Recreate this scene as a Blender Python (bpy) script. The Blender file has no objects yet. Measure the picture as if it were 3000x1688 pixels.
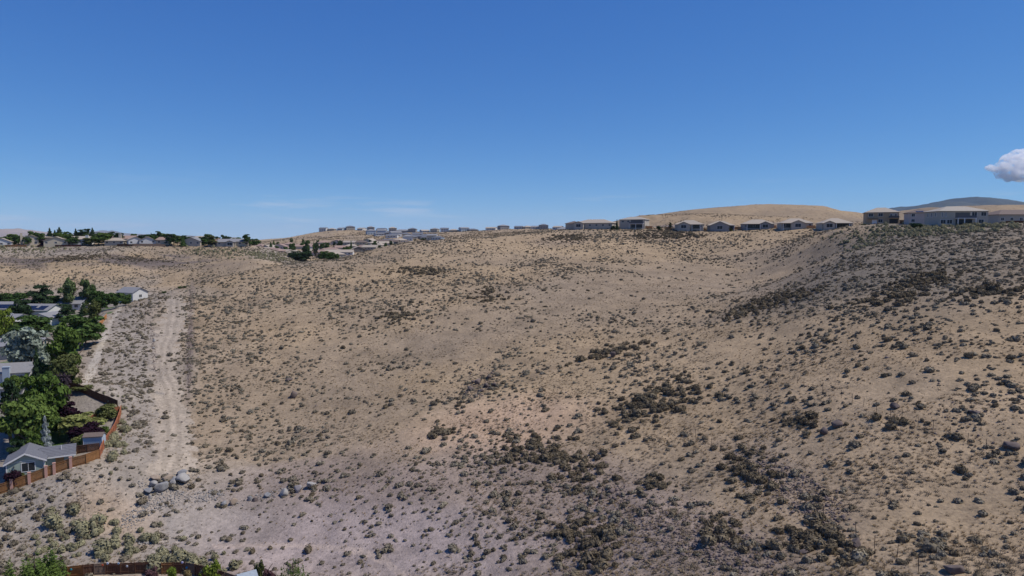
import bpy, math, random
import numpy as np
from mathutils import Vector

# ------------------------------------------------------------------ camera, sky, sun, exposure
CZ = 60.0                                   # camera height above the local datum (drone)
PITCH = math.atan(144.0 / 2000.0)           # looking slightly down
SC = bpy.context.scene
COL = SC.collection
cam_d = bpy.data.cameras.new('camera'); cam_d.lens = 24.0; cam_d.sensor_width = 36.0
cam_d.clip_start = 0.5; cam_d.clip_end = 90000.0
cam = bpy.data.objects.new('camera', cam_d); COL.objects.link(cam)
cam.location = (0, 0, CZ); cam.rotation_euler = (math.pi / 2 - PITCH, 0, 0)
SC.camera = cam

SUN_EL, SUN_AZ = math.radians(56), math.radians(90)      # azimuth clockwise from +Y
sun_dir = Vector((math.cos(SUN_EL) * math.sin(SUN_AZ), math.cos(SUN_EL) * math.cos(SUN_AZ), math.sin(SUN_EL)))
sd = bpy.data.lights.new('sun', 'SUN'); sd.energy = 4.05; sd.angle = math.radians(0.53); sd.color = (1.0, 0.95, 0.87)
sun = bpy.data.objects.new('sun', sd); COL.objects.link(sun)
sun.rotation_euler = sun_dir.to_track_quat('Z', 'Y').to_euler(); sun.location = (0, 0, 300)

W = bpy.data.worlds.new('World'); SC.world = W; W.use_nodes = True
nt = W.node_tree; nt.nodes.clear()
def N(t, typ, **kw):
    n = t.nodes.new(typ)
    for k, v in kw.items():
        if k.startswith('i_'):
            n.inputs[k[2:].replace('_', ' ')].default_value = v
        else: setattr(n, k, v)
    return n
sky = N(nt, 'ShaderNodeTexSky'); sky.sky_type = 'NISHITA'; sky.sun_disc = False
sky.sun_elevation = SUN_EL; sky.sun_rotation = SUN_AZ
sky.altitude = 1500; sky.air_density = 0.7; sky.dust_density = 0.0; sky.ozone_density = 10.0
sep = N(nt, 'ShaderNodeSeparateColor'); cmb = N(nt, 'ShaderNodeCombineColor')       # film response of the whole sky, channel by channel
bg = N(nt, 'ShaderNodeBackground'); bg.inputs['Strength'].default_value = 0.1
wo = N(nt, 'ShaderNodeOutputWorld')
L = nt.links.new
L(sky.outputs[0], sep.inputs[0])
for ch, (pw, kk) in enumerate(((1.15, 0.68), (0.85, 1.20), (0.50, 2.70))):
    pn = N(nt, 'ShaderNodeMath', operation='POWER'); pn.inputs[1].default_value = pw; L(sep.outputs[ch], pn.inputs[0])
    kn = N(nt, 'ShaderNodeMath', operation='MULTIPLY'); kn.inputs[1].default_value = kk; L(pn.outputs[0], kn.inputs[0]); L(kn.outputs[0], cmb.inputs[ch])
# thin high cloud: streaky noise in the direction of view, only near the horizon
tc = N(nt, 'ShaderNodeTexCoord'); mp = N(nt, 'ShaderNodeMapping'); mp.inputs['Scale'].default_value = (3.2, 3.2, 34.0)
nz = N(nt, 'ShaderNodeTexNoise', i_Scale=1.7, i_Detail=7.0, i_Roughness=0.6)
L(tc.outputs['Generated'], mp.inputs['Vector']); L(mp.outputs[0], nz.inputs['Vector'])
rp = N(nt, 'ShaderNodeValToRGB'); rp.color_ramp.elements[0].position = 0.56; rp.color_ramp.elements[1].position = 0.80
sx = N(nt, 'ShaderNodeSeparateXYZ'); L(tc.outputs['Generated'], sx.inputs[0])
hr = N(nt, 'ShaderNodeMapRange', interpolation_type='SMOOTHSTEP'); hr.inputs['From Min'].default_value = 0.10; hr.inputs['From Max'].default_value = 0.015
L(sx.outputs['Z'], hr.inputs['Value']); L(nz.outputs['Fac'], rp.inputs[0])
mu = N(nt, 'ShaderNodeMath', operation='MULTIPLY'); L(rp.outputs[0], mu.inputs[0]); L(hr.outputs[0], mu.inputs[1])
mu2 = N(nt, 'ShaderNodeMath', operation='MULTIPLY'); L(mu.outputs[0], mu2.inputs[0]); mu2.inputs[1].default_value = 0.75
mxc = N(nt, 'ShaderNodeMix', data_type='RGBA'); L(mu2.outputs[0], mxc.inputs['Factor'])
L(cmb.outputs[0], mxc.inputs['A']); mxc.inputs['B'].default_value = (6.2, 6.6, 7.6, 1)
L(mxc.outputs['Result'], bg.inputs['Color']); L(bg.outputs[0], wo.inputs['Surface'])

SC.view_settings.view_transform = 'Standard'; SC.view_settings.look = 'None'
SC.view_settings.exposure = 0.0; SC.view_settings.gamma = 1.0; SC.view_settings.use_curve_mapping = False
SC.render.engine = 'CYCLES'
SC.cycles.max_bounces = 10; SC.cycles.diffuse_bounces = 2; SC.cycles.transparent_max_bounces = 8
SC.cycles.volume_bounces = 8; SC.cycles.use_denoising = True

RNG = np.random.default_rng(7); random.seed(7)

# ------------------------------------------------------------------ pixel <-> world
CP, SP = math.cos(PITCH), math.sin(PITCH)
def ray(px, py):
    xc = (px - 1500) / 2000.0; yc = -(py - 844) / 2000.0
    return np.array([xc, CP + yc * SP, -SP + yc * CP])
def P(px, py, Y):
    d = ray(px, py); return d * (Y / d[1]) + np.array([0, 0, CZ])
def PX(px, Y):                                # world x of a pixel column at forward distance Y (near horizon)
    return (px - 1500) / 2000.0 * Y
def proj(x, y, z):
    dz = z - CZ; f = np.maximum(y * CP - dz * SP, 1e-3); u = y * SP + dz * CP
    return 1500 + 2000 * x / f, 844 - 2000 * u / f

# ------------------------------------------------------------------ materials
MATS = {}
def mat(name, col, rough=0.9, var=0.12, scale=6.0, bump=0.0, metal=0.0, spec=0.3, objrand=0.0):
    if name in MATS: return MATS[name]
    m = bpy.data.materials.new(name); m.use_nodes = True; t = m.node_tree
    b = t.nodes['Principled BSDF']; b.inputs['Roughness'].default_value = rough; b.inputs['Metallic'].default_value = metal
    b.inputs['Specular IOR Level'].default_value = spec
    g = N(t, 'ShaderNodeNewGeometry'); n1 = N(t, 'ShaderNodeTexNoise', i_Scale=scale, i_Detail=5.0)
    t.links.new(g.outputs['Position'], n1.inputs['Vector'])
    mr = N(t, 'ShaderNodeMapRange'); mr.inputs['To Min'].default_value = 1 - var * 1.6; mr.inputs['To Max'].default_value = 1 + var * 1.6
    t.links.new(n1.outputs['Fac'], mr.inputs['Value'])
    val = mr.outputs[0]
    if objrand:
        oi = N(t, 'ShaderNodeObjectInfo'); mo = N(t, 'ShaderNodeMapRange'); mo.inputs['To Min'].default_value = 1 - objrand; mo.inputs['To Max'].default_value = 1 + objrand
        t.links.new(oi.outputs['Random'], mo.inputs['Value'])
        mm = N(t, 'ShaderNodeMath', operation='MULTIPLY'); t.links.new(val, mm.inputs[0]); t.links.new(mo.outputs[0], mm.inputs[1]); val = mm.outputs[0]
    mx = N(t, 'ShaderNodeVectorMath', operation='SCALE'); mx.inputs[0].default_value = col[:3]
    t.links.new(val, mx.inputs['Scale']); t.links.new(mx.outputs[0], b.inputs['Base Color'])
    if bump:
        bp = N(t, 'ShaderNodeBump', i_Strength=bump, i_Distance=0.05); t.links.new(n1.outputs['Fac'], bp.inputs['Height']); t.links.new(bp.outputs[0], b.inputs['Normal'])
    MATS[name] = m; return m
def leafmat(name, c0, c1, trans=0.25, bright=0.35, scale=0.9):
    """foliage: colour between c0 and c1 by object and by clump"""
    if name in MATS: return MATS[name]
    m = bpy.data.materials.new(name); m.use_nodes = True; t = m.node_tree; t.nodes.clear()
    o = N(t, 'ShaderNodeOutputMaterial'); oi = N(t, 'ShaderNodeObjectInfo')
    g = N(t, 'ShaderNodeNewGeometry'); n1 = N(t, 'ShaderNodeTexNoise', i_Scale=scale, i_Detail=4.0); t.links.new(g.outputs['Position'], n1.inputs['Vector'])
    ad = N(t, 'ShaderNodeMath', operation='ADD'); t.links.new(oi.outputs['Random'], ad.inputs[0]); t.links.new(n1.outputs['Fac'], ad.inputs[1])
    mr = N(t, 'ShaderNodeMapRange'); mr.inputs['From Min'].default_value = 0.3; mr.inputs['From Max'].default_value = 1.7; t.links.new(ad.outputs[0], mr.inputs['Value'])
    mx = N(t, 'ShaderNodeMix', data_type='RGBA'); t.links.new(mr.outputs[0], mx.inputs['Factor'])
    mx.inputs['A'].default_value = (*c0, 1); mx.inputs['B'].default_value = (*c1, 1)
    pi = N(t, 'ShaderNodeMapRange'); pi.inputs['To Min'].default_value = 1 - bright; pi.inputs['To Max'].default_value = 1 + bright
    t.links.new(g.outputs['Random Per Island'], pi.inputs['Value'])
    sc = N(t, 'ShaderNodeVectorMath', operation='SCALE'); t.links.new(mx.outputs['Result'], sc.inputs[0]); t.links.new(pi.outputs[0], sc.inputs['Scale'])
    d = N(t, 'ShaderNodeBsdfDiffuse'); tr = N(t, 'ShaderNodeBsdfTranslucent'); ms = N(t, 'ShaderNodeMixShader'); ms.inputs[0].default_value = trans
    t.links.new(sc.outputs[0], d.inputs['Color']); t.links.new(sc.outputs[0], tr.inputs['Color'])
    t.links.new(d.outputs[0], ms.inputs[1]); t.links.new(tr.outputs[0], ms.inputs[2]); t.links.new(ms.outputs[0], o.inputs['Surface'])
    MATS[name] = m; return m
def ground_mat():
    m = bpy.data.materials.new('ground_soil'); m.use_nodes = True; t = m.node_tree; b = t.nodes['Principled BSDF']
    b.inputs['Roughness'].default_value = 0.95; b.inputs['Specular IOR Level'].default_value = 0.1
    at = N(t, 'ShaderNodeAttribute', attribute_name='Col'); g = N(t, 'ShaderNodeNewGeometry')
    val = None
    for s, lo, hi, det in ((0.16, 0.84, 1.16, 3.0), (1.3, 0.74, 1.26, 3.0)):
        n1 = N(t, 'ShaderNodeTexNoise', i_Scale=s, i_Detail=det, i_Roughness=0.62); t.links.new(g.outputs['Position'], n1.inputs['Vector'])
        mr = N(t, 'ShaderNodeMapRange'); mr.inputs['From Min'].default_value = 0.25; mr.inputs['From Max'].default_value = 0.75
        mr.inputs['To Min'].default_value = lo; mr.inputs['To Max'].default_value = hi; t.links.new(n1.outputs['Fac'], mr.inputs['Value'])
        if val is None: val = mr.outputs[0]
        else:
            mm = N(t, 'ShaderNodeMath', operation='MULTIPLY'); t.links.new(val, mm.inputs[0]); t.links.new(mr.outputs[0], mm.inputs[1]); val = mm.outputs[0]
    # dark speckle: small stones and dead stalks
    vo = N(t, 'ShaderNodeTexVoronoi', i_Scale=1.1); t.links.new(g.outputs['Position'], vo.inputs['Vector'])
    vr = N(t, 'ShaderNodeMapRange'); vr.inputs['From Min'].default_value = 0.10; vr.inputs['From Max'].default_value = 0.24
    vr.inputs['To Min'].default_value = 0.62; vr.inputs['To Max'].default_value = 1.0; t.links.new(vo.outputs['Distance'], vr.inputs['Value'])
    m2 = N(t, 'ShaderNodeMath', operation='MULTIPLY'); t.links.new(val, m2.inputs[0]); t.links.new(vr.outputs[0], m2.inputs[1])
    sc = N(t, 'ShaderNodeVectorMath', operation='SCALE'); t.links.new(at.outputs['Color'], sc.inputs[0]); t.links.new(m2.outputs[0], sc.inputs['Scale'])
    t.links.new(sc.outputs[0], b.inputs['Base Color'])
    nb = N(t, 'ShaderNodeTexNoise', i_Scale=2.2, i_Detail=3.0, i_Roughness=0.7); t.links.new(g.outputs['Position'], nb.inputs['Vector'])
    bp = N(t, 'ShaderNodeBump', i_Strength=0.55, i_Distance=0.35); t.links.new(nb.outputs['Fac'], bp.inputs['Height']); t.links.new(bp.outputs[0], b.inputs['Normal'])
    return m

# ------------------------------------------------------------------ object helpers
def tag(o, label=None, cat=None, group=None, kind=None):
    if label: o['label'] = label
    if cat: o['category'] = cat
    if group: o['group'] = group
    if kind: o['kind'] = kind
    return o
def empty(name, loc, rz=0.0):
    o = bpy.data.objects.new(name, None); COL.objects.link(o); o.location = loc; o.rotation_euler = (0, 0, rz); o.empty_display_size = 0.5
    return o
def npmesh(name, v, f, m=None, smooth=False):
    v = np.asarray(v, dtype=np.float32); f = np.asarray(f, dtype=np.int32); k = f.shape[1]
    me = bpy.data.meshes.new(name); me.vertices.add(len(v)); me.vertices.foreach_set('co', v.ravel())
    me.loops.add(f.size); me.loops.foreach_set('vertex_index', f.ravel()); me.polygons.add(len(f))
    me.polygons.foreach_set('loop_start', np.arange(0, f.size, k, dtype=np.int32))
    try: me.polygons.foreach_set('loop_total', np.full(len(f), k, dtype=np.int32))
    except Exception: pass
    if smooth: me.polygons.foreach_set('use_smooth', np.ones(len(f), dtype=bool))
    me.update(calc_edges=True)
    if m: me.materials.append(m)
    return me
def link(name, me, parent=None, loc=(0, 0, 0), rz=0.0, scale=(1, 1, 1)):
    o = bpy.data.objects.new(name, me); COL.objects.link(o); o.location = loc; o.rotation_euler = (0, 0, rz); o.scale = scale
    if parent: o.parent = parent
    return o
class MB:
    def __init__(s): s.v = []; s.f = []
    def box(s, x0, x1, y0, y1, z0, z1):
        b = len(s.v); s.v += [(x0,y0,z0),(x1,y0,z0),(x1,y1,z0),(x0,y1,z0),(x0,y0,z1),(x1,y0,z1),(x1,y1,z1),(x0,y1,z1)]
        s.f += [tuple(b+i for i in q) for q in ((3,2,1,0),(4,5,6,7),(0,1,5,4),(1,2,6,5),(2,3,7,6),(3,0,4,7))]; return s
    def prism(s, ring, vec):                     # ring of points swept along vec
        b = len(s.v); n = len(ring); s.v += [tuple(p) for p in ring] + [tuple(p[i] + vec[i] for i in range(3)) for p in ring]
        s.f += [tuple(b + i for i in range(n))[::-1], tuple(b + n + i for i in range(n))]
        s.f += [(b + i, b + (i + 1) % n, b + n + (i + 1) % n, b + n + i) for i in range(n)]; return s
    def tube(s, p, q, r0, r1, n=6):
        p = Vector(p); q = Vector(q); d = (q - p).normalized(); a = d.orthogonal().normalized(); c = d.cross(a); b = len(s.v)
        for (o, r) in ((p, r0), (q, r1)):
            for i in range(n):
                t = 2 * math.pi * i / n; s.v.append(tuple(o + a * (r * math.cos(t)) + c * (r * math.sin(t))))
        s.f += [(b + i, b + (i + 1) % n, b + n + (i + 1) % n, b + n + i) for i in range(n)]
        s.f += [tuple(b + n + i for i in range(n)), tuple(b + i for i in range(n))[::-1]]; return s
    def mesh(s, name, m):
        me = bpy.data.meshes.new(name); me.from_pydata(s.v, [], s.f); me.materials.append(m); me.update(); return me
    def build(s, name, m, parent=None, **kw):
        return link(name, s.mesh(name, m), parent, **kw)

# ------------------------------------------------------------------ terrain: heights from control points
CT = []
def p_(px, py, Y): q = P(px, py, Y); CT.append((q[0], q[1], q[2]))
def z_(px, Y, z): CT.append((PX(px, Y), Y, z + CZ))
for px, rows in {
    -10: [(1640,103),(1440,117),(722,500)],
    250: [(1640,103),(1500,114),(1358,122.5),(1135,157),(1000,212)],
    110: [(858,395),(800,430),(750,470),(722,500)],
    330: [(925,252),(830,412),(770,450),(722,500)],
    400: [(1130,172),(1000,213),(885,283)],
    470: [(1640,103),(1500,116),(1400,124),(1250,148),(1100,179),(1000,213),(900,260)],
    525: [(846,292),(838,400),(780,450),(735,490),(716,515)],
    560: [(1100,180),(1000,213),(900,258),(842,292)],
    640: [(1640,103),(1500,117),(1400,127),(1250,152),(1100,183),(950,236),(850,285),(811,312),(798,420),(745,480),(719,520)],
    760: [(790,338),(758,440),(725,520),(735,740)],
    900: [(1640,102),(1500,116),(1400,128),(1300,143),(1200,163),(1000,214),(850,284),(768,362),(745,700),(722,850),(700,1050)],
    960: [(677,1250)],
    820: [(702,1250)],
    1100: [(1640,99),(1450,117),(1350,131),(1200,159),(1000,212),(850,280),(760,360),(729,425),(730,720),(706,900),(690,1050),(676,1250)],
    1200: [(714,445),(707,900),(682,1150)],
    1300: [(1640,95),(1450,113),(1300,135),(1150,166),(1000,208),(850,275),(760,355),(706,465),(693,1000),(681,1200)],
    1500: [(1660,89),(1450,109),(1300,131),(1150,160),(1000,204),(850,272),(750,368),(688,490),(685,900),(672,1100)],
    1700: [(1660,83),(1450,105),(1300,126),(1100,167),(950,220),(850,270),(750,365),(669,490)],
    1900: [(1660,76),(1450,98),(1300,118),(1150,145),(1000,190),(900,240),(800,320),(730,400),(668,485)],
    2050: [(1000,178),(930,215),(850,270),(780,345),(668,470)],
    2200: [(1660,70),(1450,90),(1300,108),(1150,130),(1000,163),(920,192),(850,262),(780,340),(720,400),(670,455)],
    2350: [(900,178),(830,225),(780,290),(700,385),(671,420)],
    2450: [(1660,66),(1450,84),(1300,98),(1150,115),(1000,142),(900,165),(800,200),(745,245),(690,305),(674,335)],
    2700: [(1660,63),(1450,80),(1300,92),(1150,106),(1000,128),(900,148),(800,180),(720,228),(670,280)],
    3000: [(1660,60),(1450,75),(1300,87),(1150,100),(1000,119),(900,136),(800,162),(720,205),(660,262)],
}.items():
    for py, Y in rows: p_(px, py, Y)
for px, rows in {
    -320: [(85,-47),(118,-44),(160,-40),(220,-34),(300,-31),(390,-30),(440,-19),(500,-5),(600,-3.5),(800,-6)],
    0: [(135,-41.5),(165,-38.5),(200,-35.5),(250,-32),(300,-31),(350,-31.5),(600,-3.5),(800,-7)],
    200: [(150,-39),(185,-35),(225,-31.5),(290,-30.5),(350,-31)],
    340: [(300,-29.5),(340,-31),(380,-32),(600,-3),(800,-7)],
    430: [(320,-28),(350,-31)],
    525: [(318,-25),(350,-30),(580,-3),(700,-7),(1000,-18)],
    640: [(340,-22),(380,-27),(580,-4),(700,-9),(1250,-14)],
    760: [(380,-23),(580,-11),(650,-13),(1250,-8)],
    900: [(400,-19),(450,-22),(520,-18),(600,-17),(1400,6)],
    1100: [(470,-9),(540,-14),(620,-13.5),(1420,10)],
    1300: [(520,-4),(650,-4),(800,-1),(1400,10)],
    1500: [(560,1.5),(700,2),(1300,12)],
    1700: [(530,8),(700,8),(1000,14)],
    1900: [(530,8.3),(700,9),(1100,14)],
    2200: [(500,7.2),(700,9),(1100,14)],
    2450: [(365,5),(500,7),(700,9),(1100,14)],
    2700: [(310,5.2),(400,6),(700,9),(1100,14)],
    3000: [(300,6.5),(400,7),(700,9)],
    3350: [(55,-27),(75,-25.5),(100,-20),(135,-11),(165,-5),(210,1),(262,7),(320,7.5),(500,8)],
}.items():
    for Y, z in rows: z_(px, Y, z)
for px in (-320, 300, 800, 1200, 1600, 2100, 2700, 3350):
    for Y, z in ((2600, -12), (7000, -50), (28000, -110)): z_(px, Y, z)
    z_(px, 40, -50 + 20 * (px + 320) / 3670)
CT = np.array(CT)
def polar(x, y):
    return np.arctan2(x, y), np.log(np.hypot(x, y))
def tps(d2): return 0.5 * d2 * np.log(d2 + 1e-12)
ca, cr = polar(CT[:, 0], CT[:, 1]); n = len(CT)
A = np.zeros((n + 3, n + 3)); A[:n, :n] = tps((ca[:, None] - ca[None]) ** 2 + (cr[:, None] - cr[None]) ** 2) + np.eye(n) * 2e-5
A[:n, n] = 1; A[:n, n + 1] = ca; A[:n, n + 2] = cr; A[n:, :n] = A[:n, n:].T
WT = np.linalg.solve(A, np.concatenate([CT[:, 2], np.zeros(3)]))
def rbf(a, lr):
    out = np.empty(a.size); a = a.ravel(); lr = lr.ravel()
    for i in range(0, a.size, 20000):
        s = slice(i, i + 20000)
        out[s] = tps((a[s, None] - ca) ** 2 + (lr[s, None] - cr) ** 2) @ WT[:n] + WT[n] + WT[n + 1] * a[s] + WT[n + 2] * lr[s]
    return out
def vnoise(x, y, seed=0):
    xi = np.floor(x).astype(np.int64); yi = np.floor(y).astype(np.int64); fx = x - xi; fy = y - yi
    fx = fx * fx * (3 - 2 * fx); fy = fy * fy * (3 - 2 * fy)
    def h(i, j):
        k = (i * 374761393 + j * 668265263 + seed * 974634777) & 0x7fffffff
        k = ((k ^ (k >> 13)) * 1274126177) & 0x7fffffff; return ((k ^ (k >> 16)) & 0xffff) / 65535.0
    return (h(xi, yi) * (1 - fx) + h(xi + 1, yi) * fx) * (1 - fy) + (h(xi, yi + 1) * (1 - fx) + h(xi + 1, yi + 1) * fx) * fy
def fbm(x, y, wl, oct=4, seed=0, gain=0.5):
    s = 0; a = 1; t = 0
    for o in range(oct):
        s = s + a * vnoise(x / wl, y / wl, seed + o); t += a; a *= gain; wl = wl * 0.5
    return s / t
# yard outline (pixel, distance) of the housing below the bank
YARD = np.array([P(*q)[:2] for q in ((-420,1560,104),(34,1428,117),(250,1356,122.5),(292,1340,125),(352,1130,152),(150,1166,161),(158,1148,166),(192,1060,190),(256,986,216),(306,932,250),(372,892,285),(420,868,318),(330,860,350),(-420,860,360))])
YARD2 = None
def inpoly(x, y, poly):
    c = np.zeros(np.shape(x), dtype=bool); j = len(poly) - 1
    for i in range(len(poly)):
        xi, yi = poly[i]; xj, yj = poly[j]
        c ^= ((yi > y) != (yj > y)) & (x < (xj - xi) * (y - yi) / (yj - yi + 1e-12) + xi); j = i
    return c
# grid: fine inside the view, coarse round the back
AZ = np.concatenate([np.radians(np.linspace(-179.9, -46, 24)), np.radians(np.linspace(-45, 45, 780)), np.radians(np.linspace(46, 179.9, 24))])
RR = np.concatenate([np.geomspace(6, 52, 14)[:-1], np.geomspace(52, 700, 520)[:-1], np.geomspace(700, 2000, 90)[:-1], np.geomspace(2000, 40000, 40)])
GA, GR = np.meshgrid(AZ, RR, indexing='ij')
GX, GY = GR * np.sin(GA), GR * np.cos(GA)
back = np.clip((np.abs(GA) - 0.80) / 1.6, 0, 1)
ac = np.clip(GA, -0.80, 0.80) * (1 - back) + 0.0 * back
GZ = rbf(ac, np.log(np.clip(GR, 52, 30000))).reshape(GA.shape)
iny = inpoly(GX, GY, YARD)
amp = np.where(iny, 0.25, 1.0) * np.clip((GR - 20) / 60, 0, 1)
GZ = GZ + amp * ((fbm(GX, GY, 34, 3, 1) - 0.5) * 1.7 + (fbm(GX, GY, 7, 3, 5) - 0.5) * 0.75 + (vnoise(GX / 1.5, GY / 1.5, 9) - 0.5) * 0.16 * (GR < 260))
_laz = AZ; _lrr = np.log(RR)
def H(x, y):
    a = np.arctan2(x, y); lr = np.log(np.maximum(np.hypot(x, y), 6.01))
    i = np.clip(np.searchsorted(_laz, a) - 1, 0, len(_laz) - 2); j = np.clip(np.searchsorted(_lrr, lr) - 1, 0, len(_lrr) - 2)
    u = np.clip((a - _laz[i]) / (_laz[i + 1] - _laz[i]), 0, 1); v = np.clip((lr - _lrr[j]) / (_lrr[j + 1] - _lrr[j]), 0, 1)
    return (GZ[i, j] * (1 - u) + GZ[i + 1, j] * u) * (1 - v) + (GZ[i, j + 1] * (1 - u) + GZ[i + 1, j + 1] * u) * v
_ys = np.geomspace(45, 3000, 2600)
def hit(px, py, ymin=45):
    d = ray(px, py); ys = _ys[_ys >= ymin]; t = ys / d[1]; z = CZ + d[2] * t; h = H(d[0] * t, ys)
    k = np.argmax(z < h)
    if z[k] >= h[k]: k = len(ys) - 1
    Y = ys[k]; return np.array([d[0] * Y / d[1], Y, float(H(np.array(d[0] * Y / d[1]), np.array(Y)))])
def gnd(px, Y):
    x = PX(px, Y); return np.array([x, Y, float(H(np.array(x), np.array(Y)))])

YARD2 = np.array([hit(*q)[:2] for q in ((100,1700),(245,1691),(310,1685),(440,1683),(545,1683),(692,1722))] + [P(760,1900,70)[:2], P(-200,1900,70)[:2]])
# ------------------------------------------------------------------ ground colour: patches laid by the pixel they are seen at
GPX, GPY = proj(GX, GY, GZ)
front = GY > 5
def ell(px, py, cx, cy, rx, ry, rot=0.0, soft=0.5):
    c, s = math.cos(math.radians(rot)), math.sin(math.radians(rot)); dx = px - cx; dy = py - cy
    u = (dx * c + dy * s) / rx; v = (-dx * s + dy * c) / ry
    return np.clip((1 + soft - np.sqrt(u * u + v * v)) / (2 * soft), 0, 1)
STRAW = np.array([0.345, 0.252, 0.157]); PALE = np.array([0.395, 0.288, 0.178]); SOIL = np.array([0.275, 0.211, 0.148])
LILAC = np.array([0.355, 0.285, 0.252]); GREY = np.array([0.315, 0.270, 0.225]); BROWN = np.array([0.265, 0.205, 0.168])
ROCK = np.array([0.20, 0.16, 0.14]); ROADC = np.array([0.375, 0.308, 0.238]); SAND = np.array([0.42, 0.365, 0.30]); EMB = np.array([0.185, 0.155, 0.122])
LAWN = np.array([0.075, 0.125, 0.035]); MULCH = np.array([0.25, 0.215, 0.18])
PATCH = [  # cx, cy, rx, ry, rot, colour, weight
    (1000,1560,560,150,-4,LILAC,1.0),(700,1600,260,120,0,LILAC,.8),(1350,1620,380,110,0,LILAC,.9),
    (250,1500,420,150,0,GREY,.9),(120,1600,300,120,0,GREY,.8),(330,1500,110,70,20,np.array([0.40,0.30,0.21]),.9),
    (1250,1400,420,70,-5,BROWN,.75),(1650,1430,300,100,10,BROWN,.65),(1880,1570,330,110,24,BROWN,.7),(2150,1610,330,80,28,BROWN,.6),
    (2330,1420,200,70,30,BROWN,.55),(1700,1640,200,80,0,BROWN,.7),(1100,1330,200,40,-12,BROWN,.4),
    (2700,760,420,110,-16,EMB,.95),(2850,830,320,70,-10,EMB,.6),(2560,740,220,90,-30,EMB,.9),(2450,830,180,50,-24,EMB,.5),
    (1900,840,420,70,-6,SOIL,.7),(1350,980,300,70,-8,SOIL,.6),(950,900,260,60,0,SOIL,.4),(760,1150,330,140,0,SOIL,.55),(650,1000,110,160,0,SOIL,.4),
    (1750,1160,330,70,-12,PALE,.9),(1500,1240,260,60,-8,np.array([0.44,0.30,0.21]),.6),(1500,720,300,40,-3,PALE,.6),(2250,1000,350,60,-18,PALE,.6),
    (60,735,300,22,0,GREY,.7),(120,790,40,7,12,ROCK,.8),(40,768,60,6,2,ROCK,.8),(420,785,60,6,6,ROCK,.6),(250,775,60,5,0,ROCK,.6),
    (300,860,260,22,0,GREY,.7),(800,745,80,22,10,GREY,.8),(250,800,300,22,0,PALE,.7),
    (330,1060,120,200,15,GREY,.9),(420,1180,110,240,5,GREY,.85),(2650,1330,420,230,0,PALE,.6),(556,1010,10,170,2,ROCK,.75),
    (1020,716,120,12,4,ROCK,.25),(1650,706,80,14,-4,ROCK,.35),(1950,690,120,16,0,ROCK,.3),
]
COLR = np.zeros(GX.shape + (3,)) + STRAW
nzA = fbm(GX, GY, 45, 4, 21)[..., None]; nzB = fbm(GX, GY, 14, 4, 33)[..., None]
COLR = COLR * (1 - np.clip((nzA - 0.47) * 3.2, 0, 0.75)) + SOIL * np.clip((nzA - 0.47) * 3.2, 0, 0.75)
wob = (fbm(GX, GY, 22, 4, 41) - 0.5) * 0.9
for (cx, cy, rx, ry, rot, c, w) in PATCH:
    e = ell(GPX, GPY, cx, cy, rx, ry, rot) + 0; e = np.clip(e + wob * (e > 0) * (e < 1), 0, 1) * w * front
    COLR = COLR * (1 - e[..., None]) + c * e[..., None]
band = np.clip((fbm(GX / 3.2, GY + GX * .12, 9, 4, 47) - 0.50) * 9, 0, 1) * np.clip(ell(GPX, GPY, 330, 757, 300, 26, 2, .3) * .95 + ell(GPX, GPY, 60, 765, 120, 16, 0, .3) * .5 + ell(GPX, GPY, 200, 792, 260, 12, 4, .3) * .5, 0, .95) * front * (GR > 400)
COLR = COLR * (1 - band[..., None]) + ROCK * .75 * band[..., None]
mott = np.clip((fbm(GX, GY, 5.0, 3, 87) - .52) * 5, 0, .45)[..., None] * (GR < 700)[..., None]; COLR = COLR * (1 - mott) + COLR * .80 * mott
COLR *= (0.84 + 0.32 * nzB)
yb = np.clip((fbm(GX, GY, 9, 3, 55) - 0.60) * 8, 0, 1)[..., None]
COLR[iny] = (LAWN * yb + MULCH * (1 - yb))[iny]
far = np.clip((GR - 900) / 2500, 0, 1)[..., None]; COLR = COLR * (1 - far) + np.array([0.33, 0.26, 0.185]) * far

def strip_mask(cells, jit, seed):
    """cells: list of (py, x_from, x_to) -> mask of grid points seen inside the strip"""
    ys = np.array([c[0] for c in cells]); a = np.interp(GPY, ys, [c[1] for c in cells]); b = np.interp(GPY, ys, [c[2] for c in cells])
    j = (fbm(GX, GY, 3.0, 3, seed) - 0.5) * jit
    return front & (GPY > ys[0]) & (GPY < ys[-1]) & (GPX > a + j) & (GPX < b + j)
ROAD = [(846,503,540),(900,480,545),(940,470,541),(1010,455,530),(1080,440,508),(1150,455,545),(1219,452,556),(1290,455,562),(1340,450,575),(1390,440,560)]
mroad = strip_mask(ROAD, 80, 71) & (GR < 306) & (GR > 110)
TRAIL = [(900,352,360),(930,324,338),(980,298,316),(1040,274,297),(1090,252,280),(1126,240,266)]
mtrail = strip_mask(TRAIL, 7, 77) & (GR < 330)
PATH2 = [(1596,600,640),(1600,640,1010),(1612,760,1080),(1640,1010,1130),(1690,1090,1190)]
mlawn = iny & (ell(GPX, GPY, 125, 1275, 75, 55, 0, .02) > 0.5) & (GR < 175)
COLR[mroad] = (ROADC * (0.88 + 0.24 * nzB))[mroad]; COLR[mtrail] = (SAND * (0.85 + 0.3 * nzB))[mtrail]
_ry = [c[0] for c in ROAD]; frac = (GPX - np.interp(GPY, _ry, [c[1] for c in ROAD])) / (np.interp(GPY, _ry, [c[2] for c in ROAD]) - np.interp(GPY, _ry, [c[1] for c in ROAD]))
fw = frac + (fbm(GX, GY, 8, 2, 73) - .5) * .25; rut = mroad & ((np.abs(fw - .32) < .06) | (np.abs(fw - .62) < .06)); COLR[rut] *= .84; mid_ = mroad & (np.abs(fw - .47) < .05); COLR[mid_] *= 1.07
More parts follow.
